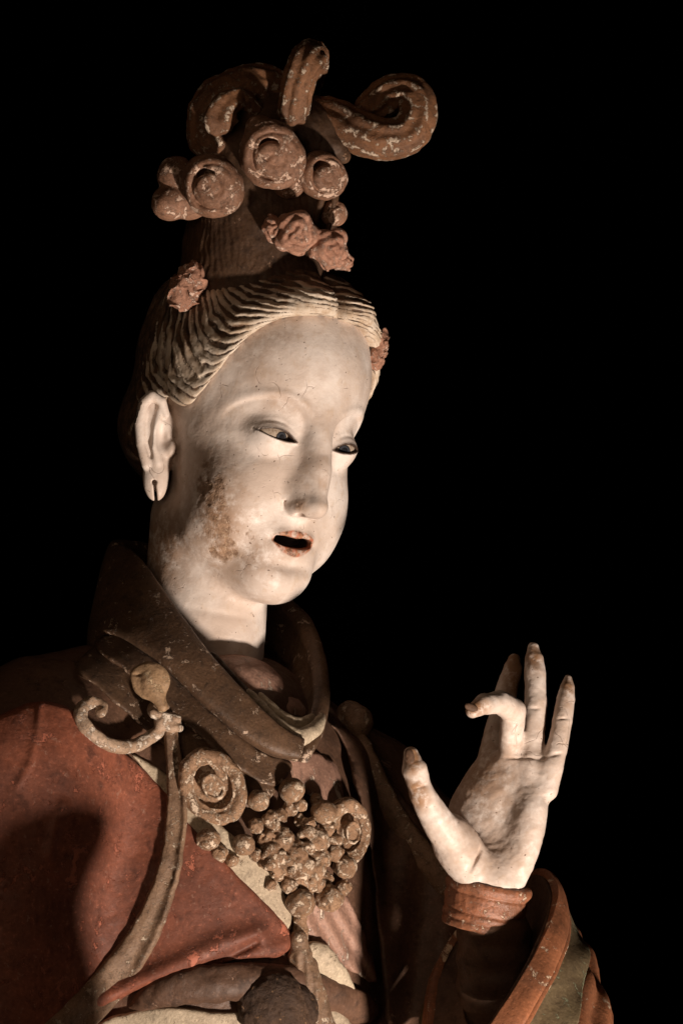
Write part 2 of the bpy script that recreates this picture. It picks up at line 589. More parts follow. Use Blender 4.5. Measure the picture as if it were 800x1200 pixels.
    for (ex, ey, er) in [(181, 565, 1.9)] + [(181.3 + 0.11 * q, 568 + 1.2 * q, 0.95) for q in range(20)]:
        s.cap(E(ex, ey, 18), E(ex, ey, 46), er, er, 0.3, sub=True)   # pierced lobe
    d = s.d
    # neck (not mirrored: the head leans on it)
    P = np.asarray(P, np.float32)
    d = smin(d, cap(P, NECK_A, NECK_B, 43.0, 44.5), 9.0)
    s = Sculpt(P, d)
    a = L(232, 706, 8); b = L(300, 722, 8)
    s.bump(L(268, 722, 10), (34, 20, 3.0), -1.0)
    # carving is never quite smooth; flaked plaster has a raised edge
    n = fbm(P, 26.0, 2) * 0.9 + fbm(P, 7.0, 2) * 0.16
    d = s.d - n
    vp = h2v(P); px, py = project(vp)
    g = flake_shade(P, px, py) * (P[:, 0] < 0)
    return (d + 0.75 * g).astype(np.float32)

def flake_shade(P, px, py):
    """areas where the white ground has come off the cheek and jaw, plus shade painted on the neck (0..1, sharp edge)"""
    a = spot(px, py, 250, 590, 22, 62, -8) ; b = spot(px, py, 262, 645, 20, 20)
    c = spot(px, py, 186, 650, 34, 50, 10)  # side of the neck: shade under the jaw painted brown
    d_ = spot(px, py, 290, 640, 16, 30, -20) * 0.6
    m = np.maximum(np.maximum(a * 0.95, b), np.maximum(c * 0.6, d_)) + 0.6 * fbm(P, 12.0, 3) + 0.45 * fbm(P, 3.0, 3)
    keep = spot(px, py, 222, 662, 22, 26, 0, 0.3)           # a tongue of plaster that stayed
    return np.clip((m - 0.84 - keep) / 0.30, 0, 1)

def head_attrs(v):
    vp = h2v(v); px, py = project(vp)
    near = (v[:, 0] < 3)
    lip = spot(px, py, 347, 633, 28, 15, 18, 0.5) * np.clip((12 - v[:, 1]) / 3, 0, 1)
    u = np.abs(v[:, 0]) / 17
    zt = -62.6 - 4.8 * u ** 2; zb = -82.2 + 8 * u ** 2
    lip = np.clip((zt - v[:, 2]) / 1.2, 0, 1) * np.clip((v[:, 2] - zb) / 1.2, 0, 1) * (u < 1.05) * (v[:, 1] < 24)
    mouth = np.clip((v[:, 1] - 3.5) / 2.5, 0, 1) * (np.abs(v[:, 0]) < 17) * (v[:, 2] < -66.5) * (v[:, 2] > -78) * (v[:, 1] < 30)
    xm = -np.abs(v[:, 0]); ue = (xm + 29) / 13.6
    zc = -2.2 + 0.9 - ue * 1.6 - 0.8 * ue * ue
    up = 4.3 * np.clip(1 - np.abs(ue) ** 2.2, 0, 1); lo_ = 3.0 * np.clip(1 - np.abs(ue) ** 2.0, 0, 1)
    z = v[:, 2] - zc
    ring = np.where(z > 0, np.abs(z - up) / 0.95, np.abs(z + lo_) / 0.6)
    eye = np.clip(1.3 - ring, 0, 1) * (np.abs(ue) < 1.07) * (v[:, 1] < 14)
    eye = np.maximum(eye, (np.abs(ue) < 1) * (z < up) * (z > -lo_) * (v[:, 1] < 16))
    st = np.maximum(flake_shade(v, px, py), np.maximum(1.3 * spot(px, py, 351, 592, 6.5, 7, 20, 1.6), 0.5 * spot(px, py, 357, 606, 9, 3, 10, 2)) * np.clip(0.6 + fbm(v, 3.0, 2), 0, 1)) * near  # adds brown smudges at the nostril and nose base
    dirt_shade = np.maximum.reduce([1.2 * spot(px, py, 254, 605, 46, 84, -10, 2.4), 1.0 * spot(px, py, 185, 640, 54, 60, 0, 2), 0.8 * spot(px, py, 300, 652, 52, 48, -20, 2.4),  # cheek dirt; the neck spot paints in the jaw's shade
                              0.55 * spot(px, py, 205, 520, 14, 60, 0, 2), 0.6 * spot(px, py, 352, 592, 10, 12, 0, 2), 0.42 * spot(px, py, 340, 478, 50, 24, 20, 2),  # shade painted before the ear and above the upper lid
                              0.4 * spot(px, py, 375, 560, 26, 44, 0, 2), 0.35 * spot(px, py, 300, 410, 60, 45, -20, 2), 0.45 * spot(px, py, 330, 395, 40, 14, -8, 2),
                              0.4 * spot(px, py, 300, 700, 46, 12, 5, 2), 0.5 * spot(px, py, 348, 648, 26, 10, 8, 2)]) * near
    return {'lip': lip, 'mouth': mouth, 'eyeline': eye, 'flake_shade': st, 'dirt_shade': dirt_shade, 'neckx': spot(px, py, 220, 640, 300, 900) * 0}

# skin: white ground with a pinkish paint, brown where it flaked or shade is painted in, fine cracks
m = NT('painted_plaster_skin')
n1 = m.noise(28, 5, 0.6); n2 = m.noise(140, 5, 0.65); n3 = m.noise(600, 3, 0.6)
c = m.mix(m.ramp(n1, 0.33, 0.66), (0.70, 0.61, 0.55), (0.54, 0.43, 0.36))
c = m.mix(m.ramp(n2, 0.52, 0.70, 0, 0.35), c, (0.47, 0.33, 0.22))
dirt_shade = m.attr('dirt_shade')
df = m.math('MULTIPLY', dirt_shade, m.ramp(m.math('ADD', n2, m.math('MULTIPLY', m.noise(60, 7, 0.75), 0.9)), 0.70, 1.02))
c = m.mix(m.math('MULTIPLY', df, 0.85), c, (0.28, 0.155, 0.085))
fl = m.attr('flake_shade')
fc = m.mix(m.ramp(n2, 0.38, 0.62), (0.34, 0.21, 0.135), (0.20, 0.12, 0.075))
fc = m.mix(m.ramp(m.noise(330, 4, 0.7), 0.55, 0.66, 0, 0.8), fc, (0.50, 0.36, 0.25))
c = m.mix(fl, c, fc)
pits = m.ramp(m.noise(420, 2, 0.5), 0.71, 0.75)
c = m.mix(m.math('MULTIPLY', pits, 0.8), c, (0.13, 0.07, 0.04))
wco = m.warp(35, 0.03)
ck = m.ramp(m.voro(33, co=wco), 0.0, 0.010, 1, 0)
ck = m.math('MULTIPLY', ck, m.ramp(m.noise(40, 4, 0.6), 0.56, 0.64))
c = m.mix(m.math('MULTIPLY', ck, 0.4), c, (0.22, 0.13, 0.08))
lip = m.attr('lip')
lc = m.mix(m.ramp(m.noise(160, 5, 0.7), 0.42, 0.6), (0.40, 0.125, 0.068), (0.36, 0.19, 0.11))
lc = m.mix(m.ramp(m.noise(240, 4, 0.7), 0.52, 0.60), lc, (0.14, 0.06, 0.03))
c = m.mix(m.math('MULTIPLY', lip, m.ramp(m.noise(130, 4, 0.7), 0.36, 0.50, 0.3, 1.0)), c, lc)
c = m.mix(m.attr('mouth'), c, (0.02, 0.01, 0.007))
c = m.mix(m.attr('eyeline'), c, (0.05, 0.028, 0.018))
nb = m.bump(n3, 0.00012, 0.5)
nb = m.bump(m.math('ADD', n1, m.math('MULTIPLY', n2, 0.6)), 0.0011, 0.7, nb)
nb = m.bump(m.math('SUBTRACT', 1.0, m.math('MAXIMUM', ck, pits)), 0.0004, 0.7, nb)
nb = m.bump(m.math('MULTIPLY', m.noise(260, 4, 0.7), fl), 0.0012, 0.8, nb)
SKIN = m.done(c, m.ramp(n2, 0.3, 0.7, 0.42, 0.62), nb, 0.35)

head = own(sdf_part('head', face, (-90, -36, -178), (90, 194, 128), 0.85, SKIN, statue, head_attrs, h2v))
head['label'] = 'white plaster head and neck with open mouth, brown flaked cheek and long ear'

# eyes -------------------------------------------------------------
m = NT('painted_eye')
d_ = m.attr('iris')
c = m.mix(m.ramp(m.noise(500, 3), 0.4, 0.7), (0.46, 0.37, 0.29), (0.26, 0.18, 0.12))
c = m.mix(m.ramp(d_, 5.0, 5.6, 1, 0), c, (0.02, 0.018, 0.018))
c = m.mix(m.ramp(d_, 4.1, 4.7, 1, 0), c, (0.045, 0.047, 0.055))
c = m.mix(m.ramp(d_, 2.6, 3.2, 1, 0), c, (0.012, 0.012, 0.014))
EYE = m.done(c, 0.28, None, 0.5)
for sx in (-1, 1):
    ctr = np.array((sx * 29.0, 13.0, -2.2))
    fwd = unit((0.10 if sx < 0 else -0.16, -1, 0.0))
    look = unit(fwd + np.array((0.06, 0, -0.02)))
    F = frame(fwd)
    vs_, fs = [], []
    nu, nv = 28, 40
    th = np.linspace(0.0, math.pi * 0.62, nu); ph = np.linspace(0, 2 * math.pi, nv, endpoint=False)
    A, B = np.meshgrid(th, ph, indexing='ij')
    D = np.sin(A)[..., None] * (np.cos(B)[..., None] * F[0] + np.sin(B)[..., None] * F[1]) + np.cos(A)[..., None] * F[2]
    D = D.reshape(-1, 3); Pm = ctr + D * np.array((14.2, 14.3, 12.4))
    i = np.arange(nu - 1)[:, None]; j = np.arange(nv)[None]; j2 = (j + 1) % nv
    Q = np.stack([i * nv + j, i * nv + j2, (i + 1) * nv + j2, (i + 1) * nv + j], -1).reshape(-1, 4)
    iris = np.arccos(np.clip(D @ look, -1, 1)) * 15.0
    e = own(make_mesh('eye', world(h2v(Pm)), Q[:, ::-1], EYE, head, {'iris': iris}))
# hair -------------------------------------------------------------
TOP = np.array((-46.0, 92.0, 108.0))
HAX = unit((-0.45, 0.30, 1.0))
HF = frame(HAX, (0, 1, 0))
def hair_uv(P):
    q = P * np.where(P[:, :1] > 0, -1.0, 1.0) ** np.array((1, 0, 0)) - TOP
    x, y, z = q @ HF[0], q @ HF[1], q @ HF[2]
    r = np.sqrt(x * x + y * y)
    return np.arctan2(x, -y), r, z           # azimuth: 0 = front, sign = side
def strand_u(P):
    s_ = -(np.abs(P[:, 0]) + 0.8 * np.maximum(P[:, 1] - 30.0, 0))
    dx, dz = s_ + 116.0, P[:, 2] - 138.0
    g_ = (np.abs(P[:, 0] / 66.0) ** 2.6 + np.abs(np.maximum(P[:, 2], 0) / 86.0) ** 2.6) ** (1 / 2.6)
    sweep_ = 8.5 * (1 - np.exp(-np.maximum(g_ - 1.0, 0) / 0.16)) * np.clip((P[:, 2] + 5) / 30, 0, 1)
    return np.arctan2(dz, dx) * 15.0 + sweep_ + 0.9 * fbm(P, 28, 3) + 0.5 * fbm(P + 31.0, 9, 2) - 0.012 * np.hypot(dx, dz)
def hair_base(P):
    d = skull(P).d
    d = smin(d, ell(P, (0, 114, -8), (70, 66, 50)), 14)
    x, y, z = P[:, 0], P[:, 1], P[:, 2]
    ax = np.abs(x)
    az, r, hz = hair_uv(P)
    # padded roll along the hairline, swelling to the sides of the parting
    g = (np.abs(x / 66.0) ** 2.6 + np.abs(np.maximum(z, 0) / 86.0) ** 2.6) ** (1 / 2.6)       # 1 on the hairline, seen from the front
    roll = 5.5 * np.exp(-((g - 1.15) / 0.14) ** 2)
    side = 8.5 * np.exp(-(((ax - 21) / 15.0) ** 2 + ((z - 99) / 14.0) ** 2))
    part = 7.5 * np.exp(-(x / 3.6) ** 2) * np.exp(-((g - 1.15) / 0.3) ** 2)
    th = 3.6 + 2.6 * np.clip((z - 62) / 20, 0, 1) + 2.5 * np.clip((y - 40) / 40, 0, 1) + roll * np.clip((z - 10) / 60, 0.35, 1) * (y < 80) + side * (y < 70) - part * (y < 60)
    return d - th, g
def hair_mask(P, g):
    x, y, z = P[:, 0], P[:, 1], P[:, 2]
    opening = (1.0 - g) * 62.0                                   # > 0 inside the face
    front = smax(opening, (2.0 - z) + 0.0 * y, 10.0)             # stops at the sideburn
    front = np.maximum(front, -(y - -12))
    ear = 24.0 - np.sqrt((y - 84.0) ** 2 + ((z + 28) * 0.68) ** 2)  # keeps clear of the ear
    front = smax(front, ear * 0.8, 6.0)
    back = smax(93.0 - y, -62.0 - z, 10)
    return smin(front, back, 6.0)
def hair(P):
    P = np.asarray(P, np.float32)
    d, g = hair_base(P)
    d = smax(d, hair_mask(P, g), 7.0)
    d = smax(d, -(skull(P).d + 3.0), 1.0)
    az, r, hz = hair_uv(P)
    sgn = np.where(az < 0, -1.0, 1.0)
    u = strand_u(P)
    a1 = np.abs(((u * 0.72) % 1.0) - 0.5) * 2
    a2 = np.abs(((u * 2.88 + 0.3) % 1.0) - 0.5) * 2
    lock = np.floor(u * 0.72 + 0.5)
    h1 = np.abs(np.sin(lock * 12.9898) * 43758.5453) % 1.0
    h2 = np.abs(np.sin((np.floor(u * 0.72) + 0.37) * 78.233) * 12543.123) % 1.0
    gro = (1.0 + 2.6 * h1 + 0.8 * vnoise(P / 15.0)) * (1 - a1) ** 1.6 - 1.3 * (h2 - 0.5) * a1 + 0.7 * (1 - a2) ** 2 * (0.6 + 0.5 * vnoise(P / 19.0))
    fade = np.clip((g - 1.04) / 0.10, 0.10, 1) * np.clip((P[:, 1] + 20) / 12, 0, 1)
    side = np.clip((P[:, 2] - 5) / 24, 0.08, 1)
    return (d + gro * fade * side - 0.5 * fbm(P, 12, 2)).astype(np.float32)
def hair_attrs(v):
    d, g = hair_base(v)
    az, r, hz = hair_uv(v)
    sgn = np.where(az < 0, -1.0, 1.0)
    u = strand_u(v)
    a1 = np.abs(((u * 0.72) % 1.0) - 0.5) * 2
    worn_ = np.exp(-(np.maximum(g - 1.10 - 0.24 * fbm(v, 30, 3), 0) / 0.24) ** 2) * np.clip((128 - v[:, 1]) / 34, 0, 1) * np.clip((v[:, 2] + 10) / 16, 0, 1)
    return {'strand': a1, 'pale': worn_ * 1.0, 'u': u}
m = NT('painted_hair')
pale = m.attr('pale'); st = m.attr('strand'); uu = m.attr('u')
cx = m.n('ShaderNodeCombineXYZ'); m.link(m.math('MULTIPLY', uu, 0.9), cx.inputs[0])
m.link(m.math('MULTIPLY', pale, 1.5), cx.inputs[1])
sn = m.noise(1.6, 4, 0.6, co=cx.outputs[0]); n2 = m.noise(120, 5, 0.7)
k = m.math('ADD', m.math('MULTIPLY', pale, 1.05), m.math('MULTIPLY', m.math('SUBTRACT', sn, 0.5), 1.5))
k = m.math('ADD', k, m.math('MULTIPLY', m.math('SUBTRACT', st, 0.66), 1.0))
k = m.math('ADD', k, m.math('MULTIPLY', m.math('SUBTRACT', m.noise(45, 6, 0.7), 0.5), 2.2))
kf = m.ramp(k, 0.40, 0.78)
dark = m.mix(m.ramp(n2, 0.4, 0.65), (0.060, 0.038, 0.026), (0.13, 0.072, 0.042))
light = m.mix(m.ramp(m.noise(60, 5, 0.7), 0.4, 0.65), (0.62, 0.52, 0.42), (0.44, 0.32, 0.22))
c = m.mix(kf, dark, light)
c = m.mix(m.ramp(m.noise(300, 3, 0.6), 0.62, 0.7, 0, 0.7), c, (0.16, 0.10, 0.06))
nb = m.bump(m.noise(300, 4, 0.6), 0.0004, 0.6)
nb = m.bump(kf, 0.0003, 0.6, nb)
HAIR = m.done(c, 0.6, nb, 0.3)
hair_o = own(sdf_part('hair', hair, (-98, -24, -80), (98, 206, 142), 1.0, HAIR, statue, hair_attrs, h2v))
hair_o['label'] = 'combed hair with worn dark paint and a pale rolled edge over the forehead'

# ------------------------------------------------------------------ topknot, scrolls, loops and flowers
BROWN = worn('brown_lacquer', (0.105, 0.055, 0.030), (0.055, 0.030, 0.018), (0.32, 0.19, 0.12), 0.68, 60, 0.55)
SCROLL = worn('scroll_paint', (0.30, 0.155, 0.095), (0.15, 0.074, 0.043), (0.58, 0.40, 0.30), 0.585, 70, 0.6, 0.0007)
ROSE = worn('rose_clay', (0.47, 0.25, 0.17), (0.31, 0.145, 0.09), (0.60, 0.42, 0.33), 0.60, 110, 0.65, 0.0008)
LOOPM = worn('hair_loop_paint', (0.27, 0.125, 0.060), (0.14, 0.066, 0.034), (0.58, 0.45, 0.34), 0.605, 95, 0.55, 0.0009, ridge='rg')

def in_view(fn):
    return fn

def topknot(P):
    s = Sculpt(P)
    a, b = V(303, 330, 95), V(312, 190, 100)
    q = P.copy(); q[:, 1] = (q[:, 1] - a[1]) * 1.05 + a[1]
    s.d = np.minimum(s.d, cap(q, a, b, 98, 82))
    s.ell(V(318, 150, 110), (70, 62, 50), 20, pad=30)
    s.ell(V(365, 165, 70), (42, 40, 44), 14)
    s.ell(V(366, 140, 88), (30, 30, 30), 12)
    s.ell(V(285, 130, 80), (42, 30, 36), 14)
    s.ell(V(385, 252, 62), (17, 17, 17), 6)
    s.ell(V(370, 240, 55), (24, 24, 40), 8)
    s.chain([V(380, 225, 20), V(372, 250, 20), V(366, 272, 24)], [6, 5, 4], 3)
    s.chain([V(393, 225, 28), V(389, 250, 28), V(384, 272, 30)], [6, 5, 4], 3)
    s.ell(V(402, 183, 48), (9, 9, 9), 3)
    s.ell(V(388, 172, 50), (18, 16, 14), 6)
    an = np.arctan2(P[:, 0] - a[0], -(P[:, 1] - a[1])) * 13.0 + 1.4 * fbm(P, 34, 2) + 0.012 * (P[:, 2] - a[2])
    gr_ = (1 - np.abs((an % 1.0) - 0.5) * 2) ** 2
    return (s.d + 1.2 * gr_ + 2.6 * fbm(P, 30, 2) + 0.9 * fbm(P, 9, 2)).astype(np.float32)
knot = own(sdf_part('topknot', topknot, V(200, 350, -10) - 12, V(415, 90, 215) + 12, 2.2, BROWN, statue))
knot['label'] = 'dark brown column of piled hair that carries the scrolls'

def box_of(pts, m):
    pts = np.asarray(pts, float)
    return pts.min(0) - m, pts.max(0) + m

def scroll(c, n, r, t, knob, kr, pit=None, lobes=(), spin=0.0):
    """a curl of hair: thick rounded disc, crescent hollow and a snail knob"""
    c = np.asarray(c, float); F = frame(n)
    to = lambda u, v, wv=0.0: c + F[0] * u + F[1] * v + F[2] * wv
    R = F.T
    pts = [to(0, 0)] + [to(*l[:2]) for l in lobes]
    mx = max([r] + [abs(l[0]) + l[2] for l in lobes] + [abs(l[1]) + l[2] for l in lobes])
    def f(P):
        s = Sculpt(P)
        q = (P - c.astype(np.float32)) @ R.astype(np.float32)
        rr = np.sqrt(q[:, 0] ** 2 + q[:, 1] ** 2)
        an = np.arctan2(q[:, 1], q[:, 0])
        rad = 1.08 * r * (1 + 0.05 * np.cos(2 * an + spin) + 0.03 * np.cos(3 * an + 1))
        ed = 0.42 * t
        dx, dz = rr - (rad - ed), np.abs(q[:, 2]) - (t * 0.5 - ed)
        s.d = np.minimum(np.maximum(dx, dz), 0) + np.sqrt(np.maximum(dx, 0) ** 2 + np.maximum(dz, 0) ** 2) - ed
        for (u, v, lr, lt, dw) in lobes:
            s.ell(to(u, v, dw), (lr, lr, lt), 5, R)
        # front hollowed out, then a spiral whorl that closes towards the middle
        s.ell(to(0, 0, t * 0.66), (r * 0.80, r * 0.80, t * 0.55), 3, R, sub=True)
        n_, split = 34, 19
        pp, rr_ = [], []
        for i in range(n_):
            f_ = i / (n_ - 1.0)
            a = math.radians(knob[0] - knob[1] * f_)
            q_ = r * (0.60 * (1 - f_) ** 0.85)
            rad_ = r * ((0.30 + 0.12 * min(1, f_ * 4)) * (1 - 0.50 * f_))
            pp.append(to(q_ * math.cos(a), q_ * math.sin(a), t * 0.5 - rad_ * 0.80 + 0.10 * t * f_)); rr_.append(rad_)
        s.chain(pp[:split + 1], rr_[:split + 1], 1.0, 0.8)
        ap = math.radians(knob[0] + pit[0])
        s.ell(to(pit[1] * r * math.cos(ap), pit[1] * r * math.sin(ap), t * 0.5), (pit[2] * r, pit[2] * r, t * 0.75), 2.0, R, sub=True)
        s.chain(pp[split:], rr_[split:], 0.8, 0.8)
        sg = rr / r * 4.0 + np.sign(knob[1]) * an / (2 * np.pi) + 0.15 * fbm(P, 10, 2)
        s.d = s.d + 1.1 * (1 - np.abs((sg % 1.0) - 0.5) * 2) ** 2.5 * (q[:, 2] > 0) * np.clip(rr / r * 3 - 0.6, 0, 1)
        return (s.d + 1.3 * fbm(P, 14, 2) + 0.5 * fbm(P, 4.5, 2)).astype(np.float32)
    lo, hi = box_of(pts, mx * 1.1 + t * 0.6 + 4)
    return f, lo, hi

for (c, n, r, t, knob, kr, pit, lobes, spin) in [
    (V(250, 218, -14), (-0.12, -1.0, -0.22), 34, 38, (118, 560), 0.54, (0, 0.34, 0.38), [(-14, 14, 21, 17, -2)], 2.2),
    (V(319, 182, -4), (0.10, -1.0, -0.28), 37, 36, (128, 590), 0.38, (-8, 0.30, 0.36), [(-16, 30, 16, 14, -6), (-16, 6, 20, 15, -2)], 2.0),
    (V(378, 206, 16), (0.42, -1.0, -0.20), 27, 30, (120, 540), 0.48, (6, 0.40, 0.36), [(3, -13, 16, 13, 0)], 1.2),
    (V(391, 250, 34), (0.6, -1.0, -0.1), 15, 18, (60, 500), 0.4, (0, 0.3, 0.2), [], 0.5),
    (V(338, 216, 14), (0.2, -1.0, -0.4), 17, 18, (200, -500), 0.4, (0, 0.3, 0.2), [], 0.5),
]:
    f, lo, hi = scroll(c, n, r, t, knob, kr, pit, lobes, spin)
    o = own(sdf_part('hair_scroll', f, lo, hi, 1.3, SCROLL, knot))

# scroll lobes behind the left curl: a cloud-shaped leaf
def cloud(P):
    s = Sculpt(P)
    s.ell(V(206, 206, 18), (22, 18, 24), 4); s.ell(V(198, 238, 14), (21, 20, 21), 4); s.ell(V(222, 236, 20), (24, 18, 22), 6)
    s.ell(V(219, 208, -6), (12, 14, 17), 4, sub=True)
    return (s.d + 1.2 * fbm(P, 14, 2)).astype(np.float32)
own(sdf_part('hair_scroll', cloud, V(170, 270, -20), V(255, 170, 50), 1.4, SCROLL, knot))

# the big arched curl at the upper left
pth = spline([V(258, 180, 62), V(247, 158, 46), V(249, 132, 36), V(264, 112, 40), (V(292, 100, 58)), V(318, 104, 84), V(330, 126, 104)], 70)
own(sweep('hair_loop', pth, round_prof(curve_r([24, 27, 28, 26, 25, 24, 20]), curve_r([19, 21, 22, 21, 21, 20, 18]), 9, 0.05, 0.8, 0.10), LOOPM, knot, n_seg=54, noise=4.0, ns=16, attrs={'rg': lambda t, th: np.cos(9 * (th + 0.8 * t)) + 0 * t}))
pth = spline([V(262, 158, 14), V(258, 140, 8), V(266, 122, 10), V(282, 116, 22), V(298, 126, 36), V(306, 132, 50)], 50)
own(sweep('hair_loop', pth, round_prof(curve_r([19, 20, 16, 12, 9, 5]), curve_r([12, 13, 12, 10, 7, 4]), 5, 0.10, 0.5, 0.14), LOOPM, knot, n_seg=40, noise=3.0, ns=9, attrs={'rg': lambda t, th: np.cos(5 * (th + 0.5 * t)) + 0 * t}))
# upright loop
pth = spline([V(343, 150, 46), V(345, 122, 34), V(351, 92, 26), V(360, 70, 32), V(366, 66, 58), V(364, 84, 90), V(356, 112, 112), V(350, 140, 120)], 90)
own(sweep('hair_loop', pth, round_prof(curve_r([17, 18, 19, 20, 19, 19, 18, 18]), curve_r([14, 14, 15, 16, 16, 16, 16, 16]), 8, 0.085, 0.25, 0.06), LOOPM, knot, n_seg=64, noise=1.8, ns=10, attrs={'rg': lambda t, th: np.cos(8 * (th + 0.25 * t)) + 0 * t}))
# big ring-shaped loop at the right
pth = spline([V(345, 150, 112), V(368, 136, 84), V(392, 140, 66), V(420, 155, 52), V(450, 163, 44), V(477, 157, 44), V(490, 136, 50), V(484, 113, 60), V(463, 109, 72), V(441, 122, 86), V(424, 140, 96)], 120)
own(sweep('hair_loop', pth, round_prof(curve_r([16, 21, 24, 25, 24, 23, 22.5, 22, 22, 21, 18]), curve_r([16, 21, 23, 24, 24, 23, 23, 22, 22, 21, 18]), 8, 0.075, 0.6, 0.05), LOOPM, knot, n_seg=72, noise=1.8, ns=11, attrs={'rg': lambda t, th: np.cos(8 * (th + 0.6 * t)) + 0 * t}))

def rosette(c, n, r, t, turns=3.2, amp=3.0, seed=0):
    c = np.asarray(c, float); F = frame(n); R = F.T.astype(np.float32)
    def f(P):
        q = (P - c.astype(np.float32)) @ R
        rr = np.sqrt(q[:, 0] ** 2 + q[:, 1] ** 2); an = np.arctan2(q[:, 1], q[:, 0])
        rad = r * (1 + 0.10 * np.cos(5 * an + seed) + 0.06 * np.cos(3 * an + 2 * seed))
        d = ell(np.stack([q[:, 0] * r / rad, q[:, 1] * r / rad, q[:, 2]], 1), (0, 0, 0), (r, r, t))
        sp = rr / r * turns - an / (2 * np.pi) + 0.22 * np.sin(3 * an + seed) + 0.12 * fbm(P, 7, 2)
        ridge = np.abs((sp % 1.0) - 0.5) * 2
        d = d + amp * (1 - ridge) ** 1.5 * (q[:, 2] > -t * 0.3) * np.clip(rr / r * 6, 0, 1)
        return (d + 1.6 * fbm(P + seed * 9, 8, 2) + 0.6 * fbm(P, 3, 2)).astype(np.float32)
    return f, c - r * 1.4 - 4, c + r * 1.4 + 4
for (c, n, r, t, tu, am, sd) in [(V(348, 273, -14), (0.1, -1, -0.25), 27, 17, 2.6, 3.2, 0.4), (V(386, 291, -2), (0.55, -1, -0.2), 25, 17, 2.4, 3.0, 1.7),
                                 (V(322, 268, -6), (-0.3, -1, -0.1), 16, 13, 1.8, 2.8, 3.1), (V(402, 306, 8), (0.8, -0.8, -0.3), 13, 12, 1.5, 2.5, 4.0)]:
    f, lo, hi = rosette(c, n, r, t, tu, am, sd)
    o = own(sdf_part('hair_flower', f, lo, hi, 1.1, ROSE, knot))

# broken-off flower stubs on the sides of the head
def stub(c, r, R, seed):
    c = np.asarray(c, float)
    def f(P):
        d = ell(P, c, r, R)
        rid = 1 - np.abs(fbm(P + seed, 15, 2))
        return (d + 4.0 * fbm(P + seed, 20, 2) - 5.0 * (rid ** 5 - 0.5) + 1.0 * fbm(P, 5, 2)).astype(np.float32)
    m = max(r) + 10
    return f, c - m, c + m
f, lo, hi = stub(V(221, 335, 18), (21, 16, 31), rot_zyx(0, 24, 0), 3.0)
o = own(sdf_part('broken_flower', f, lo, hi, 1.0, ROSE, hair_o)); o['label'] = 'broken reddish flower stub on the near side of the hair'
f, lo, hi = stub(V(444, 409, 74), (10, 15, 24), rot_zyx(0, 12, 0), 40.0)
o = own(sdf_part('broken_flower', f, lo, hi, 1.0, ROSE, hair_o)); o['label'] = 'broken reddish flower stub behind the far temple'

# ------------------------------------------------------------------ body and clothing
DARKROBE = worn('dark_brown_cloth', (0.15, 0.078, 0.048), (0.082, 0.044, 0.028), (0.30, 0.18, 0.125), 0.67, 45, 0.55, 0.0006)
COLLARM = worn('collar_lacquer', (0.13, 0.072, 0.041), (0.070, 0.040, 0.024), (0.46, 0.33, 0.24), 0.635, 60, 0.5, 0.0006)
RED = worn('red_robe_paint', (0.28, 0.088, 0.048), (0.125, 0.042, 0.025), (0.36, 0.115, 0.068), 0.62, 34, 0.62, 0.0006, dust=(0.33, 0.19, 0.14))
CREAM = worn('cream_trim_paint', (0.52, 0.42, 0.30), (0.40, 0.31, 0.22), (0.27, 0.18, 0.12), 0.66, 60, 0.6, 0.0008)
PINKISH = worn('worn_pink_ground', (0.38, 0.22, 0.16), (0.22, 0.12, 0.085), (0.62, 0.50, 0.40), 0.62, 55, 0.55, 0.0008, streak=((0, math.radians(40), 0), (1.0, 1.0, 0.25)))
GOLDISH = worn('gilded_brown', (0.37, 0.22, 0.13), (0.20, 0.11, 0.06), (0.60, 0.46, 0.34), 0.57, 110, 0.5, 0.001)

FW = np.array((0.62, -0.78, 0.0)); LF = np.array((0.78, 0.62, 0.0))
BR = np.stack([LF, FW, np.array((0, 0, 1.0))], 1)

def torso(P):
    P = np.asarray(P, np.float32)
    s = Sculpt(P)
    s.d = ell(P, V(262, 1120, 40), (215, 158, 340), BR)
    s.d = smin(s.d, cap(P, V(215, 815, 70), V(15, 925, -70), 70, 118), 50)
    s.d = smin(s.d, cap(P, V(190, 800, 60), V(62, 868, -30), 58, 104), 40)
    s.d = smin(s.d, cap(P, V(10, 935, -75), V(-30, 1320, -120), 122, 128), 50)
    s.d = smin(s.d, cap(P, V(300, 830, 110), V(432, 935, 175), 58, 70), 45)
    s.d = smin(s.d, cap(P, V(432, 940, 175), V(505, 1030, 150), 72, 74), 40)
    s.d = smin(s.d, cap(P, V(505, 1030, 150), V(520, 1330, 80), 74, 95), 50)
    s.d = smin(s.d, ell(P, V(285, 850, 25), (70, 70, 60)), 40)
    return s.d
def torso_n(P):
    return (torso(P) + 3.0 * fbm(P, 60, 2) + 0.7 * fbm(P, 14, 2)).astype(np.float32)

def depth_at(px, py, lift=0.0):
    d = np.arange(-330.0, 330.0, 2.0)
    k = (DIST + d) / DIST
    P = np.stack([(px - 400) * k, d, (600 - py) * k], 1)
    i = np.nonzero(torso(P) < lift)[0]
    return d[i[0]] if len(i) else 150.0
def on(px, py, lift=0.0):
    """point on the torso, raised by lift"""
    return V(px, py, depth_at(px, py, lift))
def tnormal(p):
    p = np.asarray(p, float)[None]; e = 3.0
    g = np.array([torso(p + e * a)[0] - torso(p - e * a)[0] for a in np.eye(3)])
    return unit(g)

BLO, BHI = V(-70, 1335, -260), V(640, 690, 290)
robe = own(sdf_part('robe', torso_n, BLO, BHI, 3.6, DARKROBE, statue))
robe['label'] = 'dark brown robe over shoulders, chest and far arm'

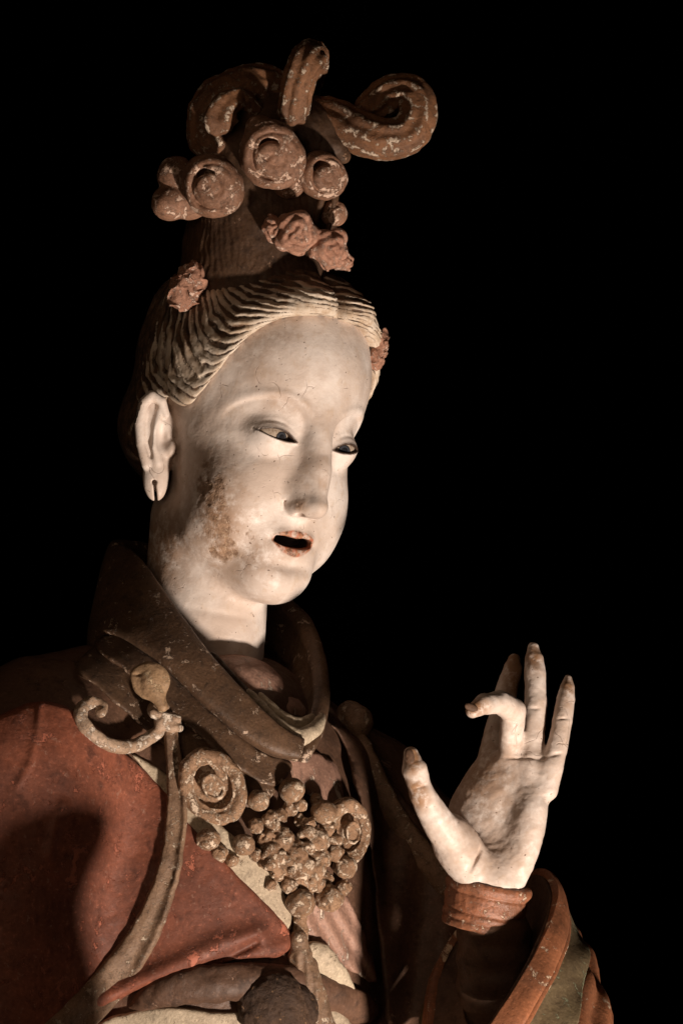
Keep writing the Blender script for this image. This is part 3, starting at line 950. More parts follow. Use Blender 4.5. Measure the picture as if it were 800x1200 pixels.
def poly_sd(px, py, poly):
    """signed distance in picture units, negative inside"""
    poly = np.asarray(poly, float); n = len(poly)
    d = np.full(len(px), 1e9); sgn = np.ones(len(px))
    for i in range(n):
        a, b = poly[i - 1], poly[i]
        ex, ey = b - a
        wx, wy = px - a[0], py - a[1]
        t = np.clip((wx * ex + wy * ey) / (ex * ex + ey * ey + 1e-9), 0, 1)
        d = np.minimum(d, (wx - t * ex) ** 2 + (wy - t * ey) ** 2)
        c1 = py >= a[1]; c2 = py < b[1]; c3 = ex * wy > ey * wx
        fl = (c1 & c2 & c3) | (~c1 & ~c2 & ~c3)
        sgn = np.where(fl, -sgn, sgn)
    return (sgn * np.sqrt(d)).astype(np.float32)

def layer(name, poly, t0, t1, mat, parent, h=2.4, extra=None, rnd=5.0, wob=1.5, smooth_n=120):
    """a sheet of cloth that lies on the torso inside the outline poly, from height t0 to t1"""
    poly = np.asarray(poly, float)
    if smooth_n:
        cl = np.vstack([poly, poly[:1]]); poly = spline(cl, smooth_n)[:-1]
    def f(P):
        P = np.asarray(P, np.float32)
        d = torso(P)
        if extra is not None: d = d - extra(P)
        px, py = project(P)
        e = poly_sd(px + wob * fbm(P, 16, 2), py + wob * fbm(P + 50, 16, 2), poly)
        sh = np.maximum(d - t1, t0 - d)
        return (smax(sh, e, rnd) + 0.8 * fbm(P, 26, 2) + 0.35 * fbm(P, 7, 2)).astype(np.float32)
    dep = []
    for x, y in poly[::3]:
        dep.append(depth_at(x, y, t1))
    dep = np.array(dep); ctr = poly.mean(0)
    dep = np.append(dep, depth_at(*ctr, t1))
    for q in poly[::6]: dep = np.append(dep, depth_at(*(0.5 * q + 0.5 * ctr), t1))
    d0, d1 = dep.min() - 8, dep.max() + 14
    lo = np.minimum(V(poly[:, 0].min(), poly[:, 1].max(), d0), V(poly[:, 0].min(), poly[:, 1].max(), d1)) - 6
    hi = np.maximum(V(poly[:, 0].max(), poly[:, 1].min(), d0), V(poly[:, 0].max(), poly[:, 1].min(), d1)) + 6
    return own(sdf_part(name, f, lo, hi, h, mat, parent))

# red outer robe with its folded lower edge
def red_extra(P):
    px, py = project(P)
    # fold ridge running up to the right, drooping lip, carved wrinkles near the shoulder
    def ridge(pts, w_, a):
        pts = np.asarray(pts, float); d = np.full(len(px), 1e9)
        for i in range(len(pts) - 1):
            A, B = pts[i], pts[i + 1]; e = B - A
            t = np.clip(((px - A[0]) * e[0] + (py - A[1]) * e[1]) / (e @ e), 0, 1)
            d = np.minimum(d, np.hypot(px - A[0] - t * e[0], py - A[1] - t * e[1]))
        return a * np.exp(-(d / w_) ** 2)
    r = ridge([(120, 1172), (170, 1148), (215, 1128), (260, 1106), (300, 1096)], 13, 9)
    r += ridge([(240, 1134), (290, 1122), (335, 1108)], 9, 4)
    r += ridge([(300, 1104), (268, 1122), (235, 1134)], 5, -7)
    r += ridge([(48, 822), (44, 860), (36, 895), (22, 920)], 4.5, 2.2)
    r += ridge([(75, 945), (66, 965), (60, 1000)], 7, 5.0)
    r += ridge([(0, 930), (14, 960), (26, 1000)], 20, -3)
    return r.astype(np.float32)
redpoly = [(-64, 862), (0, 838), (50, 821), (95, 838), (150, 885), (192, 925), (232, 977), (290, 1037), (334, 1082), (343, 1106), (325, 1122), (285, 1124), (235, 1136), (195, 1146), (150, 1166), (110, 1196), (60, 1240), (0, 1290), (-64, 1300)]
red_o = layer('red_robe_panel', redpoly, -10, 11, RED, robe, 2.4, red_extra, 7)
red_o['label'] = 'worn red lacquered front of the robe with a rolled lower fold'
layer('trim', [(150, 880), (196, 908), (240, 952), (300, 1000), (330, 1035), (342, 1082), (330, 1088), (290, 1044), (235, 985), (192, 934)], -6, 7, CREAM, robe, 2.0, None, 4, 3.0)
# layers at the waist
layer('waist_cloth', [(60, 1236), (130, 1192), (200, 1180), (262, 1186), (395, 1182), (405, 1250), (300, 1300), (60, 1290)], -8, 10, CREAM, robe, 2.8, None, 6)
def tube(name, pts, rad, mat, parent, flat=1.0, n=60, seg=28, ridges=0, amp=0.0, noise=1.5, end=0.1, normal=(0, -1, 0), ns=12, twist=0.0):
    pth = spline(np.asarray(pts), n)
    fr = curve_r(np.asarray(rad, float) * np.ones(len(pts)))
    return own(sweep(name, pth, round_prof(fr, lambda t: fr(t) * flat, ridges, amp, twist, end), mat, parent, normal=normal, n_seg=seg, noise=noise, ns=ns))
tube('sash', [on(150, 1182, 4), on(200, 1160, 10), on(260, 1152, 14), on(320, 1150, 14), on(372, 1162, 10), on(440, 1190, 6)], [8, 20, 22, 20, 20, 22], DARKROBE, robe, 0.7, noise=3)
tube('sash', [on(352, 1108, 8), on(372, 1120, 12), on(392, 1142, 12), on(412, 1170, 4)], [6, 17, 15, 8], CREAM, robe, 0.6, noise=2.5)
# streaked inner robe front, right of the necklace
layer('inner_robe', [(365, 1030), (395, 1040), (420, 1080), (440, 1150), (405, 1135), (385, 1150), (352, 1100)], -6, 6, PINKISH, robe, 2.0, lambda P: (2.2 * np.sin((project(P)[0] * 0.86 - project(P)[1] * 0.5) * 0.35)).astype(np.float32), 4, 4)
layer('inner_robe', [(305, 880), (345, 885), (366, 880), (398, 905), (398, 960), (360, 930), (318, 905)], -6, 6, PINKISH, robe, 2.0, None, 4, 4)
# far front edge of the robe
layer('lapel', [(384, 846), (402, 872), (418, 930), (436, 1010), (444, 1100), (470, 1260), (560, 1260), (560, 1080), (520, 1000), (470, 930), (424, 868)], -6, 13, DARKROBE, robe, 3.0, lambda P: (4.0 * np.sin(project(P)[0] * 0.11 + project(P)[1] * 0.012)).astype(np.float32), 7)

# collar: a stiff band standing round the neck
st = [((354, 866, -66), (348, 892, -80)), ((322, 846, -76), (304, 878, -94)), ((264, 788, -68), (240, 826, -96)), ((213, 722, -34), (182, 772, -74)), ((166, 655, 30), (126, 742, -24)),
      ((136, 633, 95), (108, 770, 40)), ((190, 640, 190), (150, 770, 190)), ((280, 670, 225), (270, 760, 230)), ((345, 706, 190), (336, 800, 180)), ((371, 745, 125), (346, 832, 110)),
      ((382, 795, 55), (352, 864, 40)), ((377, 840, -5), (352, 884, -25)), ((360, 866, -50), (351, 893, -68))]
def band(name, stations, th, mat, parent, n=160, seg=40, grooves=None, noise=1.2):
    A = spline([V(*a) for a, b in stations], n); B = spline([V(*b) for a, b in stations], n)
    tan = np.gradient(A + B, axis=0); wv = B - A
    nor = np.cross(wv, tan); nor /= np.linalg.norm(nor, axis=1, keepdims=True)
    th_ = np.linspace(0, 2 * np.pi, seg, endpoint=False)
    cx = np.sign(np.cos(th_)) * np.abs(np.cos(th_)) ** 0.6; cy = np.sign(np.sin(th_)) * np.abs(np.sin(th_)) ** 0.75
    P = []
    for k in range(seg):
        off = th * 0.5 * cy[k]
        u = 0.5 + 0.5 * cx[k]
        if grooves is not None and cy[k] > 0: off = off + grooves(u)
        P.append(A + wv * u + nor * off)
    P = np.stack(P, 1).reshape(-1, 3)
    P = P + noise * np.stack([fbm(P + 100 * k, 26, 3) for k in range(3)], 1)
    i = np.arange(n - 1)[:, None]; j = np.arange(seg)[None]; j2 = (j + 1) % seg
    F = np.stack([i * seg + j, i * seg + j2, (i + 1) * seg + j2, (i + 1) * seg + j], -1).reshape(-1, 4)
    e0 = np.arange(seg)
    o = make_mesh(name, world(P), F, mat, parent)
    bm_fix(o)
    return own(o)
import bmesh
def bm_fix(o):
    bm = bmesh.new(); bm.from_mesh(o.data)
    bmesh.ops.holes_fill(bm, edges=[e for e in bm.edges if e.is_boundary], sides=0)
    bmesh.ops.recalc_face_normals(bm, faces=bm.faces)
    for f in bm.faces: f.smooth = True
    bm.to_mesh(o.data); bm.free()
def gr(u): return 4.0 * np.exp(-((u - 0.12) / 0.10) ** 2) - 4.0 * np.exp(-((u - 0.40) / 0.05) ** 2) + 3.0 * np.exp(-((u - 0.62) / 0.10) ** 2) - 3.5 * np.exp(-((u - 0.82) / 0.04) ** 2)
collar = band('collar', st, 22, COLLARM, statue, grooves=gr)
collar['label'] = 'stiff dark brown collar standing open around the neck'
# pale inner neckband folds in the opening
tube('neckband', [V(286, 806, -30), V(304, 828, -46), V(324, 850, -60), V(348, 864, -62), V(369, 854, -40), V(378, 836, -8)], [5, 8, 10, 11, 9, 6], CREAM, collar, 0.8, noise=2.0)
tube('neckband', [V(300, 812, -24), V(316, 830, -38), V(336, 846, -46), V(354, 848, -40), V(368, 838, -14)], [5, 8, 9, 8, 5], CREAM, collar, 0.8, noise=1.6)
tube('neckband', [V(246, 764, -12), V(268, 792, -24), V(290, 816, -34), V(314, 840, -54)], [5, 7, 8, 6], COLLARM, collar, 0.7, noise=1.6)
for (w0, w1, t1) in ((0, 26, 12), (30, 60, 7)):
    A_ = np.array([(128, 738), (165, 768), (205, 806), (250, 845), (296, 882), (338, 902)], float)
    nv = np.array((-0.66, 0.75))
    layer('shawl_fold', np.vstack([A_ + nv * (w0 - 8), (A_ + nv * w1)[::-1]]), -8, t1, COLLARM, robe, 2.2, None, 5, 3.0, 90)
own(sdf_part('neckline', lambda P: (smin(ell(P, V(268, 812, 28), (66, 62, 46)), ell(P, V(300, 840, 20), (60, 56, 40)), 20) + 1.5 * fbm(P, 20, 2)).astype(np.float32), V(180, 900, -70), V(385, 740, 140), 2.4, PINKISH, collar))

# shoulder clasp: hook, knot, leaf and the ribbon hanging from it
RIB = worn('ribbon_paint', (0.30, 0.185, 0.115), (0.15, 0.088, 0.054), (0.55, 0.43, 0.32), 0.61, 90, 0.5, 0.0007)
CLASPM = worn('clasp_paint', (0.48, 0.34, 0.24), (0.28, 0.175, 0.11), (0.64, 0.53, 0.43), 0.57, 90, 0.5, 0.0006)
def clasp_f(P):
    s = Sculpt(P)
    s.ell(on(186, 832, 20), (13, 12, 12), 3); s.ell(on(200, 848, 20), (12, 12, 13), 3); s.ell(on(190, 846, 24), (9, 9, 8), 3)
    s.cap(on(180, 836, 26), on(208, 843, 26), 5, 5, 2); s.cap(on(186, 852, 24), on(210, 853, 24), 5, 5, 2)
    return (s.d + 1.2 * fbm(P, 8, 2)).astype(np.float32)
c0 = on(194, 842, 20)
clasp = own(sdf_part('clasp', clasp_f, c0 - 36, c0 + 36, 1.1, CLASPM, statue))
clasp['label'] = 'carved shoulder clasp with curled hook, leaf and long ribbon'
tube('hook', [on(196, 848, 18), on(180, 862, 16), on(158, 874, 14), on(132, 874, 14), on(108, 860, 14), on(95, 842, 14), on(98, 828, 14), on(110, 823, 15), on(120, 830, 16), on(117, 840, 16)], [7, 7.5, 8, 8, 8, 8, 7.5, 7, 7, 6], CLASPM, clasp, 0.9, 110, 26, 0, 0, 1.8, 0.05, ns=9)
def leaf_f(P):
    s = Sculpt(P)
    a, b = V(177, 798, -122), V(190, 828, -126)
    F = np.stack([unit(np.cross(unit(b - a), (0, -1, 0))), np.cross(unit(np.cross(unit(b - a), (0, -1, 0))), unit(b - a)), unit(b - a)], 1)
    s.ell(a, (22, 7, 22), 2, F); s.ell(a + np.array((-6, 0, 6.0)), (18, 6, 14), 4); s.cap(a, b, 11, 7, 6)
    s.ell(V(158, 791, -132), (9, 7, 2.4), 1.0, sub=True)
    return (s.d + 1.0 * fbm(P, 10, 2)).astype(np.float32)
c0 = V(180, 805, -124)
o = own(sdf_part('leaf', leaf_f, c0 - 44, c0 + 44, 1.2, worn('leaf_paint', (0.36, 0.23, 0.13), (0.25, 0.15, 0.085), (0.50, 0.36, 0.22), 0.62, 60, 0.5), clasp))
pts = [on(200, 856, 16), on(205, 900, 12), on(207, 950, 12), on(200, 1010, 14), on(184, 1062, 14), on(160, 1110, 14), on(122, 1160, 14), on(70, 1215, 14), on(10, 1270, 14)]
nrm = [tnormal(p) for p in pts]
pth = spline(pts, 120); nn = spline(nrm, 120)
fr = curve_r([8, 10, 12, 13, 15, 18, 22, 24, 26])
def ribp(t, th):
    c_, s_ = np.cos(th), np.sin(th)
    a = fr(t) * np.sign(c_) * np.abs(c_) ** 0.7
    b = 7.0 * np.sign(s_) * np.abs(s_) ** 0.7 - (3.4 * np.exp(-((a / fr(t) + 0.25) / 0.35) ** 2) - 1.5 * np.exp(-((np.abs(a / fr(t)) - 0.8) / 0.18) ** 2)) * (s_ > 0) * np.abs(s_)
    return a, b
own(sweep('ribbon', pth, ribp, RIB, clasp, normal=nn, n_seg=44, noise=1.6, ns=12))
# the same ribbon on the far shoulder
k2 = own(sdf_part('clasp', lambda P: (Sculpt(P).ell(V(421, 846, 98), (17, 17, 19), 3).ell(V(410, 838, 108), (18, 16, 18), 6).d + 1.2 * fbm(P, 9, 2)).astype(np.float32), V(385, 875, 60), V(450, 810, 140), 1.4, RIB, statue))
k2['label'] = 'rounded clasp knob and ribbon on the far shoulder'
pts = [V(418, 856, 96), on(436, 900, 14), on(456, 945, 14), on(482, 985, 14), on(512, 1022, 14), on(540, 1062, 14)]
tube('ribbon', pts, [9, 12, 14, 15, 16, 16], RIB, k2, 0.6, 90, 30, 0, 0, 1.6, normal=(-0.5, -0.8, 0.2))

# ------------------------------------------------------------------ necklace
def bump_bead(c, r, seed, rough=2.2):
    return (lambda P: (ell(P, c, (r, r, r * 0.97)) + rough * fbm(P + seed, r * 0.7, 3)).astype(np.float32))
def cluster_f():
    rng = np.random.default_rng(11)
    items = []
    for (x, y, r, lf) in [(318, 968, 12, 10), (312, 985, 11, 10), (330, 985, 14, 14), (322, 1004, 14, 14), (336, 1012, 13, 16), (345, 998, 13, 18), (352, 1015, 13, 18), (366, 1020, 15, 16),
                          (360, 1034, 12, 14), (372, 1005, 14, 16), (370, 985, 15, 18), (360, 978, 10, 16), (380, 1030, 10, 10), (345, 1030, 10, 12), (338, 948, 9, 8), (352, 962, 7, 6), (357, 1048, 9, 8), (326, 1024, 9, 12), (312, 1010, 10, 12)]:
        items.append((on(x, y, lf), r))
        for k in range(4):
            a = rng.uniform(0, 6.28); q = r * 0.75
            items.append((on(x + q * math.cos(a), y + q * math.sin(a), lf + rng.uniform(2, 9)), r * rng.uniform(0.35, 0.55)))
    def f(P):
        s = Sculpt(P)
        for c, r in items: s.ell(c, (r, r, r), 1.6)
        s.cap(on(352, 1060, 6), on(352, 1110, 8), 8, 9, 4)
        return (s.d + 2.8 * fbm(P, 9, 2) + 1.4 * fbm(P, 3.6, 2)).astype(np.float32)
    pts = np.array([i[0] for i in items])
    return f, pts.min(0) - 24 - np.array((0, 0, 60)), pts.max(0) + 24
f, lo, hi = cluster_f()
neck = own(sdf_part('necklace', f, lo, hi, 1.25, GOLDISH, statue))
neck['label'] = 'knobbly gilded brown necklace of beads and two ring medallions'
for k, (x, y, r, lf) in enumerate([(303, 938, 13, 16), (342, 926, 15, 20), (379, 952, 15, 22), (286, 990, 13, 14), (352, 1058, 17, 20), (386, 1053, 16, 18), (404, 1016, 14, 16), (244, 984, 13, 12), (328, 956, 9, 14), (371, 938, 8, 12), (258, 1000, 10, 10), (316, 958, 8, 18), (300, 968, 9, 14), (352, 944, 8, 12), (392, 985, 9, 16), (393, 1000, 10, 16), (372, 1036, 9, 18), (338, 1038, 9, 16), (318, 1038, 7, 10), (402, 1040, 9, 12), (272, 1008, 8, 10), (362, 965, 8, 18), (384, 970, 9, 20), (300, 1002, 8, 12)]):
    c = on(x, y, lf)
    own(sdf_part('bead', bump_bead(c, r, k * 13.0, 1.4 if k < 5 else 3.2), c - r - 5, c + r + 5, 1.0, GOLDISH, neck))
def medallion(c, n, rx, ry, t, up=(0, 0, 1)):
    c = np.asarray(c, float); F = frame(n, up); R = F.T.astype(np.float32)
    def f(P):
        q = (P - c.astype(np.float32)) @ R
        an = np.arctan2(q[:, 1] / ry, q[:, 0] / rx)
        sc = 0.5 * (rx + ry)
        rr = np.sqrt((q[:, 0] / rx) ** 2 + (q[:, 1] / ry) ** 2) * sc
        lob = 1 + 0.014 * np.cos(9 * an)
        tor = lambda R0, r0, z0: np.sqrt((rr / lob - R0) ** 2 + (q[:, 2] - z0) ** 2) - r0
        disc = np.maximum(np.abs(q[:, 2] + 0.25 * t) - 0.22 * t, rr - sc * 0.97)
        d = smin(disc, tor(sc * 0.80, sc * 0.19, 0.0), 3)
        d = smin(d, tor(sc * 0.58, sc * 0.06, 0.10 * t), 2)
        d = smax(d, -(np.sqrt((rr - sc * 0.42) ** 2 + (q[:, 2] - 0.1 * t) ** 2) - sc * 0.14), 2)
        knob = np.sqrt(rr ** 2 + (q[:, 2] * 1.0) ** 2) - sc * 0.33
        d = smin(d, np.maximum(knob, q[:, 2] - 0.45 * t), 2.5)
        d = smin(d, tor(sc * 0.29, sc * 0.05, 0.42 * t), 1.5)
        return (d + 1.0 * fbm(P, 11, 2) + 0.7 * fbm(P, 4, 2)).astype(np.float32)
    m = max(rx, ry) * 1.25 + 4
    return f, c - m, c + m
p = on(249, 922, 14)
f, lo, hi = medallion(p, tnormal(p) * 0.5 + np.array((0.1, -0.8, -0.1)), 37, 47, 24, (-0.5, 0, 0.85))
own(sdf_part('medallion', f, lo, hi, 1.2, GOLDISH, neck))
p = on(407, 975, 12)
f, lo, hi = medallion(p, unit(np.array((0.66, -0.75, 0.0))), 34, 40, 24)
own(sdf_part('medallion', f, lo, hi, 1.2, GOLDISH, neck))
# tassel under the necklace and the round knot beside it, coloured dark for its shade
def tas(P):
    s = Sculpt(P)
    s.cap(on(350, 1100, 14), on(352, 1120, 14), 10, 12, 3)
    s.chain([on(352, 1118, 12), on(360, 1150, 14), on(370, 1215, 14)], [13, 17, 26], 4)
    px, py = project(P)
    return (s.d + 2.0 * np.sin((px - 352) * 0.55) * (py > 1118) * 0.5 + 1.2 * fbm(P, 9, 2)).astype(np.float32)
o = own(sdf_part('tassel', tas, on(352, 1160, 14) - 78, on(352, 1160, 14) + 78, 1.6, RIB, neck))
own(sdf_part('tassel_knot', lambda P: (Sculpt(P).ell(on(318, 1176, 24), (40, 30, 38), 4).ell(on(348, 1186, 26), (24, 22, 34), 8).d + 4.5 * fbm(P, 18, 3) + 1.2 * fbm(P, 4, 2)).astype(np.float32), on(325, 1180, 24) - 70, on(325, 1180, 24) + 70, 1.8, worn('tassel_thread', (0.10, 0.055, 0.032), (0.05, 0.028, 0.018), (0.34, 0.19, 0.10), 0.64, 120, 0.7, 0.0014), neck))

# ------------------------------------------------------------------ raised hand, bracelet, sleeve
_V0 = V
def V(px, py, d=0.0): return _V0(px, py, d - 6.0)      # the arm reaches out towards the viewer
def hand_f(P):
    s = Sculpt(P)
    # palm, turned so that the first-finger side lies deeper than the little-finger side
    s.d = ell(P, V(585, 955, -76), (46, 19, 72), rot_zyx(-10, 14, -27))
    s.d = smin(s.d, cap(P, V(575, 1035, -86), V(576, 1052, -86), 39, 36), 26)
    s.ell(V(618, 978, -96), (18, 20, 54), 16, rot_zyx(-6, 12, 0))          # heel, little-finger side
    s.ell(V(560, 936, -56), (30, 16, 56), 14, rot_zyx(-10, 26, -34))
    s.ell(V(538, 995, -108), (27, 25, 46), 16, rot_zyx(0, -28, 0))         # thumb mount
    s.ell(V(606, 902, -68), (50, 14, 22), 12, rot_zyx(-12, -4, -24))         # knuckle row
    s.bump(V(590, 950, -94), (14, 30, 50), -3, rot_zyx(0, 20, 0))           # hollow
    # thumb
    s.chain([V(532, 990, -114), V(509, 957, -138), V(494, 930, -150)], [22, 17.5, 14.2], 8)
    s.chain([V(494, 930, -150), V(485, 902, -156), V(481, 884, -154)], [13.0, 14.2, 8.5], 3)
    # little finger, ring finger
    s.chain([V(640, 925, -86), V(651, 880, -78), V(658, 845, -68), V(662, 820, -60), V(664, 806, -55), V(665, 795, -51)], [13.5, 12.4, 11.4, 10.2, 8.2, 4.6], 9)
    s.chain([V(621, 915, -76), V(624, 868, -66), V(627, 822, -52), V(626, 790, -40), V(625, 772, -33), V(624, 759, -28)], [14.5, 13.8, 13.2, 12.2, 10.4, 6.8], 8)
    # middle finger, bent forward
    s.chain([V(598, 908, -62), V(598, 872, -72), V(601, 834, -90)], [14.5, 14.0, 14.6], 7)
    s.chain([V(601, 834, -90), V(585, 823, -114), V(566, 825, -136), V(553, 833, -146)], [14.4, 13.6, 12, 7.6], 3)
    # first finger, straight, behind
    s.chain([V(572, 908, -46), V(581, 862, -30), V(592, 815, -12), V(600, 784, -2), V(602, 773, 2)], [17, 15, 13.5, 11, 7], 8)
    # creases under the finger joints
    for (a, b) in [((586, 888, -82), (611, 889, -84)), ((610, 888, -86), (638, 889, -88)), ((640, 886, -92), (664, 882, -90)),
                   ((614, 830, -68), (640, 830, -68)), ((647, 842, -79), (670, 842, -78)), ((480, 926, -166), (506, 918, -164)), ((486, 908, -172), (498, 906, -172)), ((588, 846, -102), (612, 848, -100))]:
        s.cap(V(*a), V(*b), 1.3, 1.3, 2.0, sub=True)
    s.chain([V(550, 1020, -130), V(566, 988, -118), V(574, 950, -96)], [2, 2, 1.5], 4, sub=True)
    return (s.d + 1.5 * fbm(P, 26, 2) + 0.5 * fbm(P, 6, 2)).astype(np.float32)
def hand_attrs(v):
    px, py = project(v)
    tips = np.maximum.reduce([spot(px, py, 624, 768, 16, 26, 0, 2.5), spot(px, py, 664, 806, 12, 20, 0, 2.5), spot(px, py, 556, 828, 20, 13, 0, 2), spot(px, py, 483, 890, 12, 24, 0, 2),
                              spot(px, py, 490, 930, 14, 24, -20, 2), spot(px, py, 602, 785, 14, 50, 0, 2.0) * (v[:, 1] > -52)])  # also darkens the length of the first finger behind
    pal = 0.7 * spot(px, py, 562, 905, 46, 66, 24, 2.4) + 0.25 * spot(px, py, 600, 960, 60, 70, 0, 2)  # palm stain, with shade painted on the first-finger side
    z = np.zeros(len(v))
    return {'dirt_shade': np.clip(np.maximum(tips * 1.25, pal) + 0.22, 0, 1.2), 'flake_shade': z, 'lip': z, 'mouth': z, 'eyeline': z}
hand = own(sdf_part('hand', hand_f, V(462, 1120, -195), V(682, 738, 32), 1.3, SKIN, statue, hand_attrs))
hand['label'] = 'raised white plaster hand with middle finger bent forward and thumb apart'
# nails
NAIL = worn('nail_stain', (0.16, 0.085, 0.05), (0.09, 0.05, 0.03), None)
for (c, r, R) in [((480, 886, -165), (5.0, 3.0, 9), rot_zyx(-12, -14, 0)), ((552, 829, -155), (9, 3.0, 4.5), rot_zyx(0, 20, 25))]:
    f = (lambda c, r, R: lambda P: (ell(P, V(*c), r, R) + 0.5 * fbm(P, 5, 2)).astype(np.float32))(c, r, R)
    own(sdf_part('nail', f, V(*c) - 16, V(*c) + 16, 0.9, NAIL, hand))

BRACE = worn('bracelet_lacquer', (0.33, 0.125, 0.062), (0.17, 0.07, 0.036), (0.60, 0.44, 0.32), 0.625, 90, 0.42, 0.0006, spec=0.45)
def brace_f(P):
    a, b = V(573, 1036, -84), V(579, 1086, -84)
    ax = unit(b - a + np.array((8, 0, 4.0)))
    up = unit(np.array((-0.20, 0.0, -1.0)))
    q = P - a
    t = q @ up.astype(np.float32)
    rad = q - t[:, None] * up.astype(np.float32)
    rr = np.sqrt((rad[:, 0] / 1.10) ** 2 + (rad[:, 1] / 1.0) ** 2 + rad[:, 2] ** 2)
    R0 = 44.5 - 0.05 * t + 1.6 * np.exp(-((t - 4) / 4) ** 2) - 1.3 * np.exp(-((t - 12) / 1.6) ** 2) - 0.9 * np.exp(-((t - 33) / 1.6) ** 2) - 1.2 * np.exp(-((t - 43) / 1.6) ** 2) + 0.8 * np.exp(-((t - 38) / 3) ** 2)
    d = smax(rr - R0, np.maximum(-t - 3, t - 53), 4)
    return (d + 1.3 * fbm(P, 16, 2) + 0.6 * fbm(P, 5, 2)).astype(np.float32)
brace = own(sdf_part('bracelet', brace_f, V(505, 1120, -150), V(650, 1005, -20), 1.3, BRACE, statue))
brace['label'] = 'ridged red brown bracelet around the wrist of the raised hand'

# sleeve: lofts between loops
SLV = worn('sleeve_paint', (0.18, 0.135, 0.075), (0.11, 0.075, 0.042), (0.25, 0.26, 0.16), 0.62, 40, 0.5, 0.0006)
SBAND = worn('sleeve_band_paint', (0.36, 0.135, 0.062), (0.20, 0.078, 0.038), (0.62, 0.46, 0.32), 0.645, 50, 0.45, 0.0005, spec=0.4)
SIN = worn('sleeve_lining', (0.12, 0.062, 0.036), (0.07, 0.038, 0.024), (0.20, 0.13, 0.08), 0.68, 50, 0.6)
def loft(name, loops, mat, parent, thick=7.0, n=96, m=26, noise=1.2, fold=None):
    L_ = []
    for lp in loops:
        c = np.array([V(*p) for p in lp]); c = np.vstack([c[-2:], c, c[:3]])
        k = len(lp)
        full = spline(c, (k + 4) * 40 + 1)
        L_.append(full[np.linspace(2 * 40, (k + 2) * 40, n, endpoint=False).astype(int)])
    L_ = np.stack(L_, 0)                                   # loops, n, 3
    G = spline(L_.reshape(len(loops), -1), m).reshape(m, n, 3)
    if fold is not None:
        ctr = G.mean(1, keepdims=True); dirn = G - ctr; dirn /= np.linalg.norm(dirn, axis=2, keepdims=True)
        tt, aa = np.meshgrid(np.linspace(0, 1, m), np.arange(n) / n, indexing='ij')
        G = G + dirn * fold(tt, aa)[..., None]
    P = G.reshape(-1, 3)
    P = P + noise * np.stack([fbm(P + 100 * k, 30, 3) for k in range(3)], 1)
    i = np.arange(m - 1)[:, None]; j = np.arange(n)[None]; j2 = (j + 1) % n
    F = np.stack([i * n + j, i * n + j2, (i + 1) * n + j2, (i + 1) * n + j], -1).reshape(-1, 4)
    o = make_mesh(name, world(P), F, mat, parent)
    sm = o.modifiers.new('thickness', 'SOLIDIFY'); sm.thickness = thick * U; sm.offset = 0.0
    bv = o.modifiers.new('round', 'BEVEL'); bv.width = thick * 0.3 * U; bv.segments = 2; bv.limit_method = 'ANGLE'; bv.angle_limit = math.radians(50)
    return own(o)
R0 = [(636, 1022, -20), (650, 1052, -70), (632, 1105, -145), (602, 1160, -185), (566, 1215, -198), (528, 1262, -170), (508, 1240, -105), (506, 1170, -45), (524, 1112, 0), (560, 1068, 20), (604, 1036, 8)]
R1 = [(644, 1030, 8), (664, 1080, -62), (656, 1126, -140), (630, 1180, -192), (592, 1240, -208), (540, 1292, -180), (505, 1280, -108), (498, 1200, -38), (514, 1132, 22), (560, 1088, 45), (612, 1052, 35)]
R1b = [(646, 1040, 12), (660, 1084, -54), (652, 1130, -130), (626, 1182, -180), (590, 1240, -196), (540, 1290, -170), (508, 1280, -104), (500, 1204, -34), (518, 1140, 26), (560, 1096, 50), (614, 1062, 40)]
R2 = [(660, 1068, 25), (684, 1112, -45), (684, 1152, -120), (668, 1212, -180), (630, 1270, -206), (560, 1330, -186), (500, 1330, -100), (492, 1240, -20), (508, 1155, 50), (560, 1115, 80), (628, 1084, 70)]
R2b = [(662, 1082, 30), (680, 1124, -38), (680, 1164, -108), (662, 1220, -168), (626, 1274, -194), (560, 1330, -174), (506, 1330, -96), (498, 1244, -16), (514, 1165, 54), (562, 1124, 84), (630, 1096, 74)]
R3 = [(690, 1120, 40), (706, 1164, -35), (718, 1212, -110), (702, 1280, -180), (640, 1345, -206), (560, 1390, -186), (492, 1390, -100), (484, 1280, 0), (502, 1190, 70), (560, 1150, 110), (656, 1116, 100)]
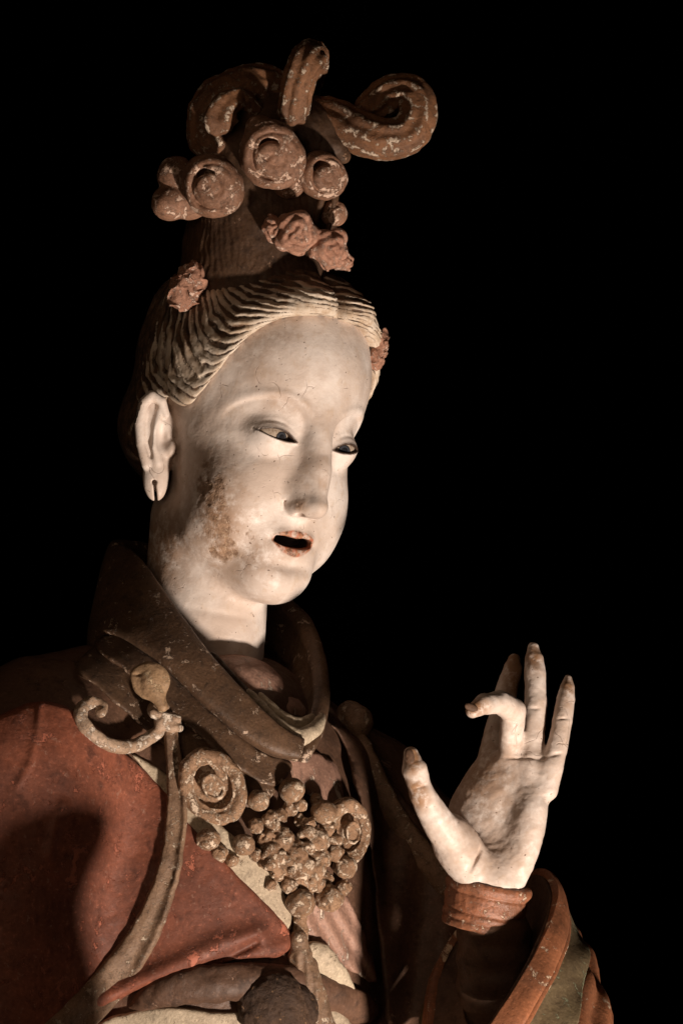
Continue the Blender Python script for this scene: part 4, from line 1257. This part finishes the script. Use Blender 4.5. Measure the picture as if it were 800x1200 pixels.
RI = [(606, 1130, -40), (610, 1150, -70), (606, 1170, -100), (592, 1190, -120), (575, 1200, -125), (556, 1205, -118), (546, 1195, -90), (544, 1170, -60), (552, 1150, -30), (570, 1135, -15), (590, 1130, -20)]
sleeve = loft('sleeve', [R1b, R2], SLV, statue, 7, fold=lambda t, a: 3.5 * np.sin(a * 2 * np.pi * 7 + t * 3) * t)
sleeve['label'] = 'wide flaring sleeve in worn olive green with an orange red border'
loft('sleeve_border', [R0, [tuple(0.5 * (np.array(a) + np.array(b)) + np.array((3, 0, -3))) for a, b in zip(R0, R1)], R1], SBAND, sleeve, 9, fold=lambda t, a: -2.2 * np.exp(-((t - 0.82) / 0.03) ** 2))
loft('sleeve_fold', [R2b, R3], SBAND, sleeve, 7, fold=lambda t, a: 5.0 * np.sin(t * 11) * 0.5 + 2.5 * np.sin(a * 2 * np.pi * 9))
loft('sleeve_lining', [[tuple(np.array(p) + np.array((-4, 4, 4))) for p in R0], RI], SIN, sleeve, 5, fold=lambda t, a: 4.0 * np.sin(a * 2 * np.pi * 10) * np.sin(t * np.pi))
def arm_f(P):
    d = cap(P, V(578, 1088, -84), V(585, 1300, 0), 41, 52)
    return (d + 1.5 * fbm(P, 20, 2) + 1.5 * np.sin((project(P)[1]) * 0.2)).astype(np.float32)
own(sdf_part('inner_cuff', arm_f, V(500, 1345, -150), V(670, 1040, 60), 2.2, SIN, statue))


# near forearm, held out in front of the waist just below the picture; its sleeve shades the robe
V = _V0
def near_arm(P):
    s = Sculpt(P)
    s.chain([V(-28, 1318, -120), V(60, 1455, -250), V(285, 1430, -450)], [124, 92, 66], 40, 30)
    s.chain([V(285, 1430, -450), V(310, 1310, -472), V(303, 1228, -478)], [62, 38, 15], 16)
    s.chain([V(310, 1330, -472), V(368, 1290, -474), V(404, 1242, -476)], [48, 44, 24], 10)
    return (s.d + 3.0 * fbm(P, 50, 2)).astype(np.float32)
o = own(sdf_part('near_sleeve', near_arm, V(-190, 1580, -600), V(600, 1195, 20), 4.0, RED, statue))
